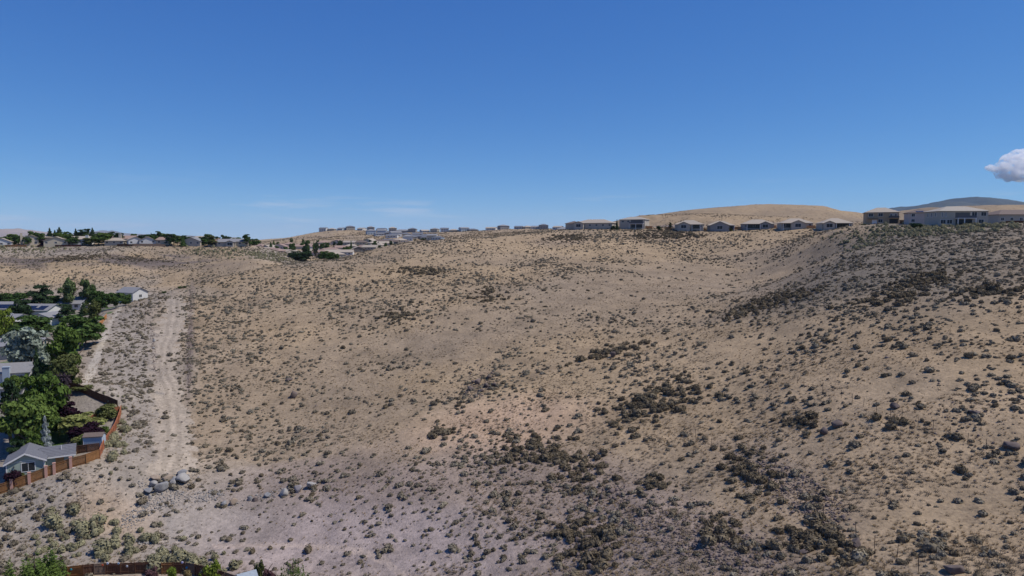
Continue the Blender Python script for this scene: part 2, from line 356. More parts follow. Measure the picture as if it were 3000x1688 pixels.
COLR[mlawn] = (LAWN * (0.7 + 0.6 * nzB))[mlawn]
pth = np.abs(GPY - np.interp(GPX, [600, 800, 950, 1060, 1130, 1180], [1602, 1598, 1602, 1616, 1645, 1690])) < 6 + 8 * np.clip((GPX - 900) / 250, 0, 1)
pth &= (GPX > 620) & (GPX < 1190) & front & (GR < 160)
COLR[pth] = COLR[pth] * .4 + np.array([0.46, 0.36, 0.29]) * .6

GM = ground_mat()
nA, nR = GA.shape
idx = np.arange(nA * nR).reshape(nA, nR)
quads = np.stack([idx[:-1, :-1], idx[:-1, 1:], idx[1:, 1:], idx[1:, :-1]], -1).reshape(-1, 4)[:, ::-1]
wrap = np.stack([idx[-1, :-1], idx[-1, 1:], idx[0, 1:], idx[0, :-1]], -1)[:, ::-1]
inner = None
cls = np.zeros(GA.shape, dtype=int); cls[mroad] = 1; cls[mtrail] = 2; cls[mlawn] = 3
fc = np.stack([cls[:-1, :-1], cls[:-1, 1:], cls[1:, 1:], cls[1:, :-1]], -1).reshape(-1, 4)
fcl = np.where((fc == fc[:, :1]).all(1), fc[:, 0], 0)
VV = np.stack([GX, GY, GZ], -1).reshape(-1, 3); CC = np.concatenate([COLR.reshape(-1, 3), np.ones((nA * nR, 1))], 1)
for k, nm in enumerate(('ground', 'dirt_road', 'footpath', 'lawn')):
    q = quads[fcl == k]
    if k == 0: q = np.concatenate([q, wrap])
    used, inv = np.unique(q, return_inverse=True)
    me = npmesh(nm, VV[used], inv.reshape(q.shape), GM, smooth=True)
    ca_ = me.attributes.new('Col', 'FLOAT_COLOR', 'POINT'); ca_.data.foreach_set('color', CC[used].astype(np.float32).ravel())
    o = link(nm, me); tag(o, kind='structure')
    if k == 0: tag(o, 'dry straw coloured hillside with bare soil and rocky patches', 'ground')
    if k == 1: tag(o, 'wide pale dirt road running up beside the hill', 'road')
    if k == 2: tag(o, 'narrow sandy trail across the bank above the fences', 'path')
    if k == 3: tag(o, 'small green lawn between garden trees', 'lawn')

# ------------------------------------------------------------------ distant ridges
HILLV = []
def ridge(name, prof, r0, w_in, w_out, colr, amp, wl, label, seed, zb=-40, rows=60, cols=260):
    pxs = np.array([q[0] for q in prof]); pys = np.array([q[1] for q in prof])
    pp = np.linspace(pxs[0], pxs[-1], cols); top = np.interp(pp, pxs, pys)
    k = np.ones(9) / 9; top = np.convolve(np.pad(top, 4, mode='edge'), k, mode='valid')
    t = np.concatenate([np.linspace(-1, 0, rows), np.linspace(0, 1, 14)[1:]])
    v = np.zeros((cols, len(t), 3))
    for i in range(cols):
        q = P(pp[i], top[i], r0); ht = q[2] - CZ
        Y = r0 + np.where(t < 0, t * w_in, t * w_out); x = PX(pp[i], Y) if False else q[0] + (Y - r0) * q[0] / r0 * 0.6
        f = np.cos(np.clip(np.abs(t), 0, 1) * math.pi / 2) ** 1.15
        nzv = (fbm(x, Y, wl, 5, seed) - 0.5) * amp * np.clip(np.abs(t) * 3.5, 0.12, 1)
        v[i, :, 0] = x; v[i, :, 1] = Y; v[i, :, 2] = CZ + zb + (ht - zb) * f + nzv
    idx = np.arange(cols * len(t)).reshape(cols, len(t))
    q = np.stack([idx[:-1, :-1], idx[1:, :-1], idx[1:, 1:], idx[:-1, 1:]], -1).reshape(-1, 4)
    me = npmesh(name, v.reshape(-1, 3), q, GM, smooth=True)
    x, y = v[..., 0], v[..., 1]; c = colr[0] * (1 - np.clip((fbm(x, y, wl * 1.4, 5, seed + 3) - 0.4) * 3.5, 0, 1))[..., None] + colr[1] * np.clip((fbm(x, y, wl * 1.4, 5, seed + 3) - 0.4) * 3.5, 0, 1)[..., None]
    at = me.attributes.new('Col', 'FLOAT_COLOR', 'POINT'); at.data.foreach_set('color', np.concatenate([c.reshape(-1, 3), np.ones((c.size // 3, 1))], 1).astype(np.float32).ravel())
    o = link(name, me); tag(o, label, 'hill' if name == 'hill' else 'mountain', kind='structure')
    if name == 'hill': HILLV.append(v)
    return o
ridge('hill', [(1780,668),(1900,634),(2000,617),(2100,608),(2210,604),(2330,608),(2450,622),(2520,629),(2620,624),(2750,611),(2860,606),(2960,612),(3150,622),(3500,650)], 1650, 700, 600,
      (STRAW * .95, SOIL * .8), 34, 150, 'broad smooth tan hill rising behind the ridge houses', 91)
ridge('hill', [(1700,672),(1830,642),(1920,631),(2010,627),(2120,628),(2300,636),(2420,646),(2560,652),(2700,660)], 1000, 330, 300,
      (STRAW * .9, ROCK * 1.1), 24, 60, 'lower rocky brown hill with pale grass streaks behind the one storey houses', 95)
ridge('mountain', [(2380,680),(2500,640),(2580,622),(2680,605),(2740,596),(2790,584),(2830,582),(2900,583),(2960,592),(3040,600),(3200,590),(3500,640)], 13000, 4500, 4000,
      (np.array([0.018, 0.028, 0.03]), np.array([0.05, 0.058, 0.055])), 420, 800, 'dark forested mountain on the skyline above the large two storey house', 97)
ridge('mountain', [(-500,690),(-200,676),(0,675),(60,676),(110,678),(140,683),(200,690),(330,702)], 14000, 4000, 3000,
      (np.array([0.30, 0.23, 0.19]), np.array([0.19, 0.15, 0.14])), 240, 900, 'low pinkish brown range beyond the plateau houses', 99)
ridge('mountain', [(220,700),(280,680),(305,674),(330,679),(400,686),(470,690),(520,693),(560,695),(640,702),(700,706)], 17000, 4000, 3000,
      (np.array([0.12, 0.12, 0.13]), np.array([0.19, 0.17, 0.16])), 200, 900, 'faint blue peak on the skyline above the plateau trees', 101)
# ------------------------------------------------------------------ foliage meshes
def leafquads(pos, nrm, size, rng, aspect=0.6):
    n = len(pos); nrm = nrm / (np.linalg.norm(nrm, axis=1, keepdims=True) + 1e-9)
    r = rng.normal(size=(n, 3)); u = np.cross(nrm, r); u /= np.linalg.norm(u, axis=1, keepdims=True) + 1e-9; w = np.cross(nrm, u)
    s = (size * rng.uniform(0.6, 1.4, n))[:, None]; u = u * s; w = w * s * aspect
    v = np.stack([pos - u - w * .6, pos + u - w, pos + u * .7 + w, pos - u * .8 + w * .8], 1).reshape(-1, 3)
    return v, np.arange(4 * n).reshape(n, 4)
def sph(n, rng):
    d = rng.normal(size=(n, 3)); return d / np.linalg.norm(d, axis=1, keepdims=True)
def lobecloud(lobes, n, size, rng, rmin=0.6, aspect=0.6, up=0.0, jit=0.6):
    lobes = np.array(lobes); w = (lobes[:, 3] * lobes[:, 4] * lobes[:, 5]) ** 0.62; w /= w.sum()
    k = rng.choice(len(lobes), n, p=w); d = sph(n, rng); d[:, 2] = np.where(d[:, 2] < -0.35, -d[:, 2] * .5, d[:, 2])
    r = rng.uniform(rmin ** 2, 1.08, n) ** 0.5
    pos = lobes[k, :3] + d * lobes[k, 3:6] * r[:, None]
    nr = d + rng.normal(size=(n, 3)) * jit; nr[:, 2] += up
    return leafquads(pos, nr, size, rng, aspect)
def shrub_mesh(name, m, seed, lobes=3, n=110, size=0.085, hgt=0.40, spiky=False):
    """unit-wide shrub standing on z=0"""
    rng = np.random.default_rng(seed); L_ = []
    for i in range(lobes):
        a = rng.uniform(0, 6.28); r = rng.uniform(0, 0.24) if lobes > 1 else 0; s = rng.uniform(0.22, 0.34) if lobes > 1 else 0.44
        L_.append((r * math.cos(a), r * math.sin(a), s * hgt * 0.9, s, s * rng.uniform(.75, 1.1), s * hgt * 2 * rng.uniform(.75, 1.1)))
    v, f = lobecloud(L_, n, size, rng, 0.72, 0.34 if spiky else 0.55, 0.25, 0.45)
    # inner core keeps the light out
    ca = np.linspace(0, 2 * math.pi, 8, endpoint=False); cv = []; cf = []
    for (cx, cy, cz, rx, ry, rz) in L_:
        b = len(v) + len(cv)
        for zz, rr in ((-cz, .72), (0, .8), (rz * .55, .5)):
            cv += [(cx + rx * rr * math.cos(t), cy + ry * rr * math.sin(t), max(cz + zz, -0.05)) for t in ca]
        for k in range(2):
            cf += [(b + k * 8 + i, b + k * 8 + (i + 1) % 8, b + k * 8 + 8 + (i + 1) % 8, b + k * 8 + 8 + i) for i in range(8)]
        cf += [(b + 16, b + 17, b + 18, b + 19), (b + 16, b + 19, b + 20, b + 23), (b + 20, b + 21, b + 22, b + 23)]
    v = np.concatenate([v, np.array(cv)]); f = np.concatenate([f, np.array(cf)])
    v[:, 2] = np.maximum(v[:, 2], -0.04)
    return npmesh(name, v, f, m)

M_SAGE = leafmat('sagebrush_leaf', (0.145, 0.118, 0.084), (0.30, 0.262, 0.195), 0.12, 0.36)
M_DARK = leafmat('bitterbrush_leaf', (0.112, 0.088, 0.058), (0.195, 0.16, 0.11), 0.12, 0.38)
M_RABB = leafmat('rabbitbrush_leaf', (0.215, 0.198, 0.122), (0.33, 0.305, 0.185), 0.15, 0.30)
M_DRY = leafmat('dry_shrub_leaf', (0.25, 0.18, 0.10), (0.36, 0.265, 0.155), 0.15, 0.30)
SHR = {'sage': [shrub_mesh('sagebrush', M_SAGE, 100 + i, 2 + i % 4) for i in range(6)],
       'dark': [shrub_mesh('bitterbrush', M_DARK, 200 + i, 3 + i % 3, 130, 0.09, 0.5, True) for i in range(5)],
       'rabb': [shrub_mesh('rabbitbrush', M_RABB, 300 + i, 1 + i % 3, 130, 0.075, 0.62) for i in range(4)]}

# ------------------------------------------------------------------ where shrubs grow (density per square metre by the place seen)
ncand = 820000
ra = RNG.uniform(-0.82, 0.82, ncand); rr_ = np.sqrt(RNG.uniform(50.0 ** 2, 640.0 ** 2, ncand))
sxw, syw = rr_ * np.sin(ra), rr_ * np.cos(ra); szw = H(sxw, syw); spx, spy = proj(sxw, syw, szw)
DMAX = ncand / (0.5 * 1.64 * (640.0 ** 2 - 2500))
clump = fbm(sxw, syw, 16, 3, 61); clump2 = fbm(sxw, syw, 5, 2, 67)
base = 0.085 * np.clip((clump - 0.34) * 7, 0.15, 3) 
ZD = [ # cx, cy, rx, ry, rot, density multiplier added, kind weights (sage, dark, rabb)
    (760,1130,230,190,0,0.272),(640,1050,110,180,0,0.17),(1180,880,260,70,-4,0.17),(1250,820,200,50,0,0.17),(1500,800,260,40,-4,0.102),(760,850,200,60,-12,0.221),
    (620,1220,90,110,0,0.204),(2000,690,330,26,0,0.272),(1600,720,220,26,-6,0.136),(1480,860,90,40,0,0.17),(1400,1135,70,60,-40,0.51),
    (1250,1390,330,50,-8,0.238),(1650,1400,230,80,8,0.204),(1900,1560,330,110,12,0.17),(2350,1450,150,60,30,0.17),(1700,1620,130,70,30,0.255),
    (2750,760,380,110,-14,0.42),(2850,900,300,90,-8,0.408),(600,950,60,130,0,0.238),(420,1000,24,130,-6,0.34),(400,1200,50,120,0,0.204),(2500,1000,300,80,-10,0.085),(2350,900,170,30,-22,0.34),(1800,1050,120,24,-18,0.306),(2800,1080,260,80,0,0.119),
    (200,1500,330,130,0,0.374),(560,1520,200,90,0,0.204),(1150,1390,330,48,-12,0.578),(1450,1430,260,60,4,0.34),(330,1250,60,110,0,0.374),(380,1060,70,130,-18,0.272),(300,1050,50,110,25,0.272),(520,1650,160,50,0,0.17),(550,1000,18,150,2,0.45),
    (1350,1560,300,120,0,0.17),(2500,1450,500,200,0,0.051),(150,738,260,16,0,0.17),(330,765,200,20,3,0.272),(560,735,200,16,2,0.102),(800,748,70,20,10,0.51),(150,845,260,20,0,0.136)]
near = np.clip((190 - rr_) / 80, 0, 1)
dens = base * (2.0 + 0.4 * near) + near * 0.11 + 0.012
for (cx, cy, rx, ry, rot, d) in ZD: dens += ell(spx, spy, cx, cy, rx, ry, rot, .35) * d * np.clip((clump2 - 0.25) * 2.6, 0.15, 2)
THIN = [(1900,850,380,60,-6,.75),(1400,980,260,60,-8,.7),(1650,1190,260,70,-10,.55),(1500,720,150,30,0,.5),(330,1480,90,60,15,.8),(1000,1000,130,60,0,.4),(1010,1600,170,25,8,.6),(2250,980,200,40,-18,.35),(700,1500,130,50,0,.5)]
for (cx, cy, rx, ry, rot, d) in THIN: dens *= 1 - d * ell(spx, spy, cx, cy, rx, ry, rot, .35)
def nearest_cls(x, y):
    a = np.arctan2(x, y); lr = np.log(np.hypot(x, y)); i = np.clip(np.searchsorted(_laz, a), 0, nA - 1); j = np.clip(np.searchsorted(_lrr, lr), 0, nR - 1); return cls[i, j]
scl_ = nearest_cls(sxw, syw)
dens = np.where((scl_ == 1), dens * 0.3, dens); dens = np.where(scl_ >= 2, 0, dens)
YARDF = inpoly(sxw, syw, YARD) | inpoly(sxw, syw, YARD2)
dens[YARDF] = 0
dens[(syw > 500) & (spx > 1560)] *= 0.1
dens[(spx > 2480) & (spy < 664) & (syw > 262)] *= 0.12
keep = RNG.uniform(0, 1, ncand) < dens / DMAX
sxw, syw, szw, spx, spy = sxw[keep], syw[keep], szw[keep], spx[keep], spy[keep]
# dark bitterbrush stands
DK = [(1900,1190,170,60,-18),(2300,880,120,14,-18),(2720,820,120,20,-12),(2230,900,120,24,-20),(1800,1030,150,20,-16),(2200,1380,150,80,35),(1920,1420,60,30,0),(2120,1560,80,50,20),
      (2380,1580,130,60,20),(1730,1600,110,70,30),(1640,1350,180,60,12),(1280,1270,70,22,-10),(2320,1240,90,24,0),(2650,1240,60,18,0),(1150,925,70,22,0),(1440,870,70,26,0),(1220,795,80,14,0),(1650,700,70,14,-4),(1950,690,120,14,0),(2600,880,100,20,-10),(2900,860,120,22,-8),(385,757,110,9,5),(215,757,120,7,-3)]
pd = np.zeros(len(sxw))
for q in DK: pd = np.maximum(pd, ell(spx, spy, *q, .3))
RB = [(2760,672,330,16,-4),(2560,690,90,26,-20),(520,1650,170,50,0),(330,1270,40,110,0),(300,1580,200,70,0),(250,1560,120,60,0),(700,745,160,14,4),(60,730,150,10,0)]
pr = np.zeros(len(sxw))
for q in RB: pr = np.maximum(pr, ell(spx, spy, *q, .3) * .75)
u = RNG.uniform(0, 1, len(sxw))
kindv = np.where(u < pr, 2, np.where(RNG.uniform(0, 1, len(sxw)) < 0.13 + pd * .85, 1, 0))
wid = RNG.lognormal(math.log(1.15), 0.34, len(sxw)); wid = np.clip(wid, 0.45, 2.6)
wid = np.where(RNG.uniform(0, 1, len(wid)) < .42, wid * .48, wid); wid = np.where(kindv == 1, wid * (1.0 + .55 * pd), wid); wid = np.where(kindv == 2, wid * 1.15, wid)
# extra plants inside the dark stands so that they close up
def extra(zones, per, kind, wmul, seed):
    rng = np.random.default_rng(seed); out = []
    for (cx, cy, rx, ry, rot), cnt in zip(zones, per):
        c, s = math.cos(math.radians(rot)), math.sin(math.radians(rot))
        for k in range(cnt):
            a = rng.uniform(0, 6.28); r = min(abs(rng.normal()) * .62, 1.5); dx, dy = rx * r * math.cos(a), ry * r * math.sin(a)
            q = hit(cx + dx * c - dy * s, cy + dx * s + dy * c); out.append((q[0], q[1], q[2], kind, rng.uniform(1.0, 2.0) * wmul))
    return np.array(out)
EX = extra(DK, [120,16,18,26,34,56,16,24,50,50,80,24,18,12,26,26,30,26,46,14,12,45,40], 1, 1.15, 77)
EX2 = extra(RB[:2] + [(2870,664,130,5,-1), (530,1652,110,32,0), (330,1270,26,100,0)], [50, 26, 40, 26, 26], 2, 1.25, 79)
for E in (EX, EX2):
    sxw = np.concatenate([sxw, E[:, 0]]); syw = np.concatenate([syw, E[:, 1]]); szw = np.concatenate([szw, E[:, 2]])
    kindv = np.concatenate([kindv, E[:, 3].astype(int)]); wid = np.concatenate([wid, E[:, 4]])
ok = ~(inpoly(sxw, syw, YARD) | inpoly(sxw, syw, YARD2)); sxw, syw, szw, kindv, wid = sxw[ok], syw[ok], szw[ok], kindv[ok], wid[ok]
spx, spy = proj(sxw, syw, szw)
INFO = {0: ('sagebrush', 'sage', 'sagebrush'), 1: ('bitterbrush', 'dark', 'bitterbrush'), 2: ('rabbitbrush', 'rabb', 'rabbitbrush')}
def zone_label(k, x, y):
    if k == 0:
        if y > 1400 and x < 640: return 'grey-green sagebrush on the pale sandy flat below the pink-pillared fence', 'sagebrush on the sandy flat'
        if y > 1440 and x < 1640: return 'small grey sagebrush on the bare pinkish gravel at the foot of the hill', 'sagebrush on the pinkish gravel'
        if x > 1990: return 'grey-green sagebrush on the straw slope around the wire fences', 'sagebrush around the wire fences'
        return 'grey sagebrush among brown stones on the lower hillside', 'sagebrush on the lower hillside'
    if k == 1:
        if x > 1980: return 'dark olive bitterbrush in a dense stand beside the wire fences', 'bitterbrush by the wire fences'
        if y > 1480: return 'dark olive bitterbrush around the jagged rock outcrop', 'bitterbrush round the outcrop'
        return 'dark olive bitterbrush scattered over the brown lower hillside', 'bitterbrush on the brown hillside'
    if y > 1400: return 'pale green rounded rabbitbrush on the sandy flat by the board fences', 'rabbitbrush on the flat'
    if y < 760: return 'yellow-green rabbitbrush on the bank top below the ridge houses', 'rabbitbrush on the bank top'
    return 'pale green rabbitbrush along the dirt road and yard fence', 'rabbitbrush by the dirt road'
def tilt(x, y):                                  # ground slope, so that shrubs sit on it
    e = 0.6; return (H(x + e, y) - H(x - e, y)) / (2 * e), (H(x, y + e) - H(x, y - e)) / (2 * e)
def stuff_instances(name, protos, x, y, z, sxyz, rot, vid, label, cat):
    me = bpy.data.meshes.new(name); me.vertices.add(len(x)); me.vertices.foreach_set('co', np.stack([x, y, z], 1).astype(np.float32).ravel())
    for nm, typ, arr, key in (('scl', 'FLOAT_VECTOR', sxyz, 'vector'), ('rot', 'FLOAT_VECTOR', rot, 'vector'), ('vid', 'INT', vid, 'value')):
        a = me.attributes.new(nm, typ, 'POINT'); a.data.foreach_set(key, np.ascontiguousarray(arr, dtype=np.int32 if typ == 'INT' else np.float32).ravel())
    o = link(name, me); tag(o, label, cat, kind='stuff')
    ng = bpy.data.node_groups.new(name, 'GeometryNodeTree')
    ng.interface.new_socket('Geometry', in_out='INPUT', socket_type='NodeSocketGeometry'); ng.interface.new_socket('Geometry', in_out='OUTPUT', socket_type='NodeSocketGeometry')
    gi = ng.nodes.new('NodeGroupInput'); go = ng.nodes.new('NodeGroupOutput'); jn = ng.nodes.new('GeometryNodeJoinGeometry')
    for pr_ in protos:
        ob = ng.nodes.new('GeometryNodeObjectInfo'); ob.transform_space = 'ORIGINAL'; ob.inputs['Object'].default_value = pr_
        g2 = ng.nodes.new('GeometryNodeGeometryToInstance'); ng.links.new(ob.outputs['Geometry'], g2.inputs[0]); ng.links.new(g2.outputs[0], jn.inputs[0])
    ip = ng.nodes.new('GeometryNodeInstanceOnPoints'); ip.inputs['Pick Instance'].default_value = True
    def att(nm, dt):
        a = ng.nodes.new('GeometryNodeInputNamedAttribute'); a.data_type = dt; a.inputs['Name'].default_value = nm; return a.outputs['Attribute']
    ng.links.new(gi.outputs[0], ip.inputs['Points']); ng.links.new(jn.outputs[0], ip.inputs['Instance'])
    ng.links.new(att('vid', 'INT'), ip.inputs['Instance Index']); ng.links.new(att('scl', 'FLOAT_VECTOR'), ip.inputs['Scale'])
    er = ng.nodes.new('FunctionNodeEulerToRotation'); ng.links.new(att('rot', 'FLOAT_VECTOR'), er.inputs[0]); ng.links.new(er.outputs[0], ip.inputs['Rotation'])
    ng.links.new(ip.outputs[0], go.inputs[0])
    md = o.modifiers.new('scatter', 'NODES'); md.node_group = ng
    return o
tx, ty = tilt(sxw, syw)
wid = np.where((spy > 1400) & (spx < 760), wid * 1.22, wid)
# farther slopes: valley flank, far crest and the hills behind the ridge
fa = RNG.uniform(-.36, .16, 26000); fr = np.sqrt(RNG.uniform(640.0 ** 2, 1300.0 ** 2, 26000)); fx, fy = fr * np.sin(fa), fr * np.cos(fa); fk = RNG.uniform(0, 1, 26000) < np.clip((fbm(fx, fy, 40, 3, 63) - .40) * 3.5, 0.05, 1); fx, fy = fx[fk], fy[fk]; FZ = [np.stack([fx, fy, H(fx, fy)], 1)]
for hv_, cnt in zip(HILLV, (5000, 9000)):
    i = RNG.integers(0, hv_.shape[0] - 1, cnt); j = RNG.integers(0, 58, cnt); u_ = RNG.uniform(0, 1, (cnt, 1)); w_ = RNG.uniform(0, 1, (cnt, 1))
    q = (hv_[i, j] * (1 - u_) + hv_[i + 1, j] * u_) * (1 - w_) + (hv_[i, j + 1] * (1 - u_) + hv_[i + 1, j + 1] * u_) * w_; FZ.append(q[RNG.uniform(0, 1, cnt) < np.clip((fbm(q[:, 0], q[:, 1], 60, 3, 65) - .42) * 4, .04, 1)])
FZ = np.concatenate(FZ)
for k in range(3):
    nm, key, cat = INFO[k]; sel = np.where(kindv == k)[0]
    inview = (spx[sel] > 5) & (spx[sel] < 2995) & (spy[sel] > 640) & (spy[sel] < 1684)
    appar = np.where(inview, wid[sel] / np.hypot(sxw[sel], syw[sel]), 0)
    order = np.argsort(-appar); nbig = min(280, inview.sum()); big = sel[order[:nbig]]; rest = sel[order[nbig:]]
    protos = []
    for i, j in enumerate(big):
        w = wid[j]; lab, grp = zone_label(k, spx[j], spy[j])
        o = link(nm, SHR[key][i % len(SHR[key])], loc=(sxw[j], syw[j], szw[j] - .02), rz=0, scale=(w, w * RNG.uniform(.8, 1.2), w * RNG.uniform(.8, 1.15)))
        o.rotation_euler = (math.atan(ty[j]) * .7, -math.atan(tx[j]) * .7, RNG.uniform(0, 6.28)); tag(o, lab, cat, grp)
        if len(protos) < len(SHR[key]): protos.append(o)
    m_ = len(rest); w = wid[rest]
    if k == 1: stuff_instances('far_scrub', protos, FZ[:, 0], FZ[:, 1], FZ[:, 2], np.stack([RNG.uniform(1.4, 3.0, len(FZ))] * 2 + [RNG.uniform(.9, 1.8, len(FZ))], 1), np.stack([FZ[:, 0] * 0, FZ[:, 0] * 0, RNG.uniform(0, 6.28, len(FZ))], 1), RNG.integers(0, len(protos), len(FZ)), 'dark scrub dotting the distant hills and valley flank', 'scrub')
    stuff_instances(nm + '_cover', protos, sxw[rest], syw[rest], szw[rest] - .02, np.stack([w, w * RNG.uniform(.8, 1.2, m_), w * RNG.uniform(.75, 1.15, m_)], 1),
        np.stack([np.arctan(ty[rest]) * .7, -np.arctan(tx[rest]) * .7, RNG.uniform(0, 6.28, m_)], 1), RNG.integers(0, len(protos), m_),
        {0: 'countless grey sagebrush scattered up the hillside', 1: 'dark olive bitterbrush stands farther up the slopes', 2: 'pale rabbitbrush farther along the banks'}[k], 'shrubs')

# ------------------------------------------------------------------ joined scatter: grass tufts, stones
def joined(name, pv, pf, x, y, z, s, rz, m, label, cat, sz=None):
    n_ = len(x); c, sn = np.cos(rz), np.sin(rz); pv = np.asarray(pv)
    k = RNG.integers(0, len(pv), n_) if pv.ndim == 3 else None
    V = pv[k] if k is not None else np.broadcast_to(pv, (n_,) + pv.shape)
    X = (V[..., 0] * c[:, None] - V[..., 1] * sn[:, None]) * s[:, None] + x[:, None]
    Y_ = (V[..., 0] * sn[:, None] + V[..., 1] * c[:, None]) * s[:, None] + y[:, None]
    Z = V[..., 2] * (s if sz is None else sz)[:, None] + z[:, None]
    f = (np.asarray(pf)[None] + (np.arange(n_) * V.shape[1])[:, None, None]).reshape(-1, np.asarray(pf).shape[1])
    o = link(name, npmesh(name, np.stack([X, Y_, Z], -1).reshape(-1, 3), f, m)); tag(o, label, cat, kind='stuff'); return o
def rockverts(seed, nsub=1, flat=0.7, ang=0.25):
    rng = np.random.default_rng(seed); import bmesh
    bm = bmesh.new(); bmesh.ops.create_icosphere(bm, subdivisions=nsub, radius=0.5)
    v = np.array([q.co[:] for q in bm.verts]); f = np.array([[q.index for q in p.verts] for p in bm.faces]); bm.free()
    for i in range(11):                          # knock facets off
        d = sph(1, rng)[0]; h = rng.uniform(0.20, 0.38); t = v @ d; v = v - np.maximum(t - h, 0)[:, None] * d * .95
    v = v * (1 + rng.normal(size=(len(v), 1)) * ang * .25) * np.array([1, rng.uniform(.65, 1), flat]); return v, f
def scatter(n_, rmin, rmax, dfun, amax=0.82):
    a = RNG.uniform(-amax, amax, n_); r = np.exp(RNG.uniform(math.log(rmin), math.log(rmax), n_)) ; x, y = r * np.sin(a), r * np.cos(a); z = H(x, y); px, py = proj(x, y, z)
    k = (RNG.uniform(0, 1, n_) < dfun(x, y, px, py)) & ~inpoly(x, y, YARD) & ~inpoly(x, y, YARD2); return x[k], y[k], z[k]
def addpix(x, y, z, zones):
    out = []
    for (cx, cy, rx, ry, rot, cnt) in zones:
        c, s = math.cos(math.radians(rot)), math.sin(math.radians(rot))
        for k in range(cnt):
            a = RNG.uniform(0, 6.28); r = RNG.uniform(0, 1.1) ** .6; dx, dy = rx * r * math.cos(a), ry * r * math.sin(a); out.append(hit(cx + dx * c - dy * s, cy + dx * s + dy * c, 55 if cy > 900 else 180))
    o = np.array(out); o = o[~(inpoly(o[:, 0], o[:, 1], YARD) | inpoly(o[:, 0], o[:, 1], YARD2))]
    return np.concatenate([x, o[:, 0]]), np.concatenate([y, o[:, 1]]), np.concatenate([z, o[:, 2]])
# tufts: seven leaning blades
tv = []
for i in range(7):
    a = i * 0.9; r = 0.22; tv += [(math.cos(a) * r * .3 - .07 * math.sin(a), math.sin(a) * r * .3 + .07 * math.cos(a), 0), (math.cos(a) * r * .3 + .07 * math.sin(a), math.sin(a) * r * .3 - .07 * math.cos(a), 0), (math.cos(a) * r * 2.0, math.sin(a) * r * 2.0, .55)]
tf = np.arange(21).reshape(7, 3)
x, y, z = scatter(105000, 52, 420, lambda x, y, px, py: np.clip((fbm(x, y, 11, 3, 81) - .34) * 3, 0.05, 1) * np.where(ell(px, py, 1000, 1570, 520, 120, 0, .2) > .5, .12, 1) * np.where(nearest_cls(x, y) == 1, .1, 1))
joined('dry_grass_tufts', tv, tf, x, y, z - .02, RNG.uniform(.22, .62, len(x)), RNG.uniform(0, 6.28, len(x)), M_DRY, 'small golden brown dry grass tufts over the slopes', 'grass')
x, y, z = scatter(60000, 52, 330, lambda x, y, px, py: np.clip((fbm(x, y, 9, 3, 83) - .40) * 4, 0.02, 1) * np.where(ell(px, py, 1000, 1570, 480, 110, 0, .2) > .5, .10, 1) * np.where(nearest_cls(x, y) == 1, .2, 1))
sv_ = RNG.uniform(.45, 1.1, len(x)); joined('low_scrub', tv, tf, x, y, z - .02, sv_, RNG.uniform(0, 6.28, len(x)), leafmat('low_scrub_leaf', (.13, .10, .07), (.25, .20, .14), .1, .4), 'low grey-brown scrub blending into the soil of the slopes', 'scrub', sv_ * .45)
M_STONE = mat('brown_stone', (0.17, 0.13, 0.115), .95, .25, 3.0); M_PSTONE = mat('pale_stone', (0.27, 0.25, 0.232), .95, .2, 3.0)
rv = [rockverts(400 + i, 1, .65) for i in range(5)]
RK = [(1300,1400,330,60,-6,.5),(1680,1440,230,90,10,.7),(1950,1560,330,110,14,.7),(2330,1440,170,70,30,.8),(1700,1620,110,70,20,.9),(1400,1130,55,45,-40,.9),(380,760,120,14,4,.9),(210,752,130,9,-2,.7),(556,1000,9,160,2,.9),(450,1020,7,110,-4,.7),(2900,1230,200,110,0,.35),(1000,1580,420,110,0,.10),(2850,860,220,40,-10,.4),(130,792,50,8,10,.5)]
def rkd(x, y, px, py):
    d = np.full(len(x), .02)
    for q in RK: d = np.maximum(d, ell(px, py, *q[:5], .3) * q[5])
    return d
x, y, z = scatter(75000, 55, 480, rkd)
x, y, z = addpix(x, y, z, [(385,757,110,10,5,1500),(215,758,130,8,-3,1200),(120,790,40,6,12,150),(40,768,60,5,2,160),(420,785,60,6,6,150),(556,1000,6,150,1,500),(448,1000,7,110,-5,260),(1400,1130,45,34,-40,300),(1730,1610,50,50,20,260),(1790,1452,60,26,0,160),(2340,1440,150,50,30,700),(2050,1580,220,60,20,900)])
s = RNG.lognormal(math.log(.28), .5, len(x)); s = np.clip(s, .1, 1.1)
joined('brown_stones', np.array([q[0] for q in rv]), rv[0][1], x, y, z + .04, s, RNG.uniform(0, 6.28, len(x)), M_STONE, 'scattered dark brown volcanic stones on the slopes', 'stones')
GR_ = [(470,1470,90,40,-12,.9),(400,1520,70,30,-30,.9),(600,1460,60,22,-10,.8),(410,1588,40,10,0,.9),(2430,682,55,7,0,.9),(2330,1000,40,9,0,.2),(335,1250,12,110,10,.4),(2420,790,40,10,10,.5)]
def grd(x, y, px, py):
    d = np.zeros(len(x))
    for q in GR_: d = np.maximum(d, ell(px, py, *q[:5], .3) * q[5])
    return d
x, y, z = scatter(60000, 90, 420, grd)
x, y, z = addpix(x, y, z, [(470,1470,80,26,-12,320),(400,1512,60,24,-30,260),(600,1455,60,16,-10,260),(410,1588,36,8,0,120),(2440,682,60,6,0,300),(490,1412,90,22,-6,130),(780,1455,130,10,-14,140),(2420,792,30,10,20,60)])
s = np.clip(RNG.lognormal(math.log(.30), .4, len(x)), .12, .8)
joined('pale_rubble', np.array([q[0] for q in rv]), rv[0][1], x, y, z + .04, s, RNG.uniform(0, 6.28, len(x)), M_PSTONE, 'pale grey broken rubble in the drainage swales', 'rubble')
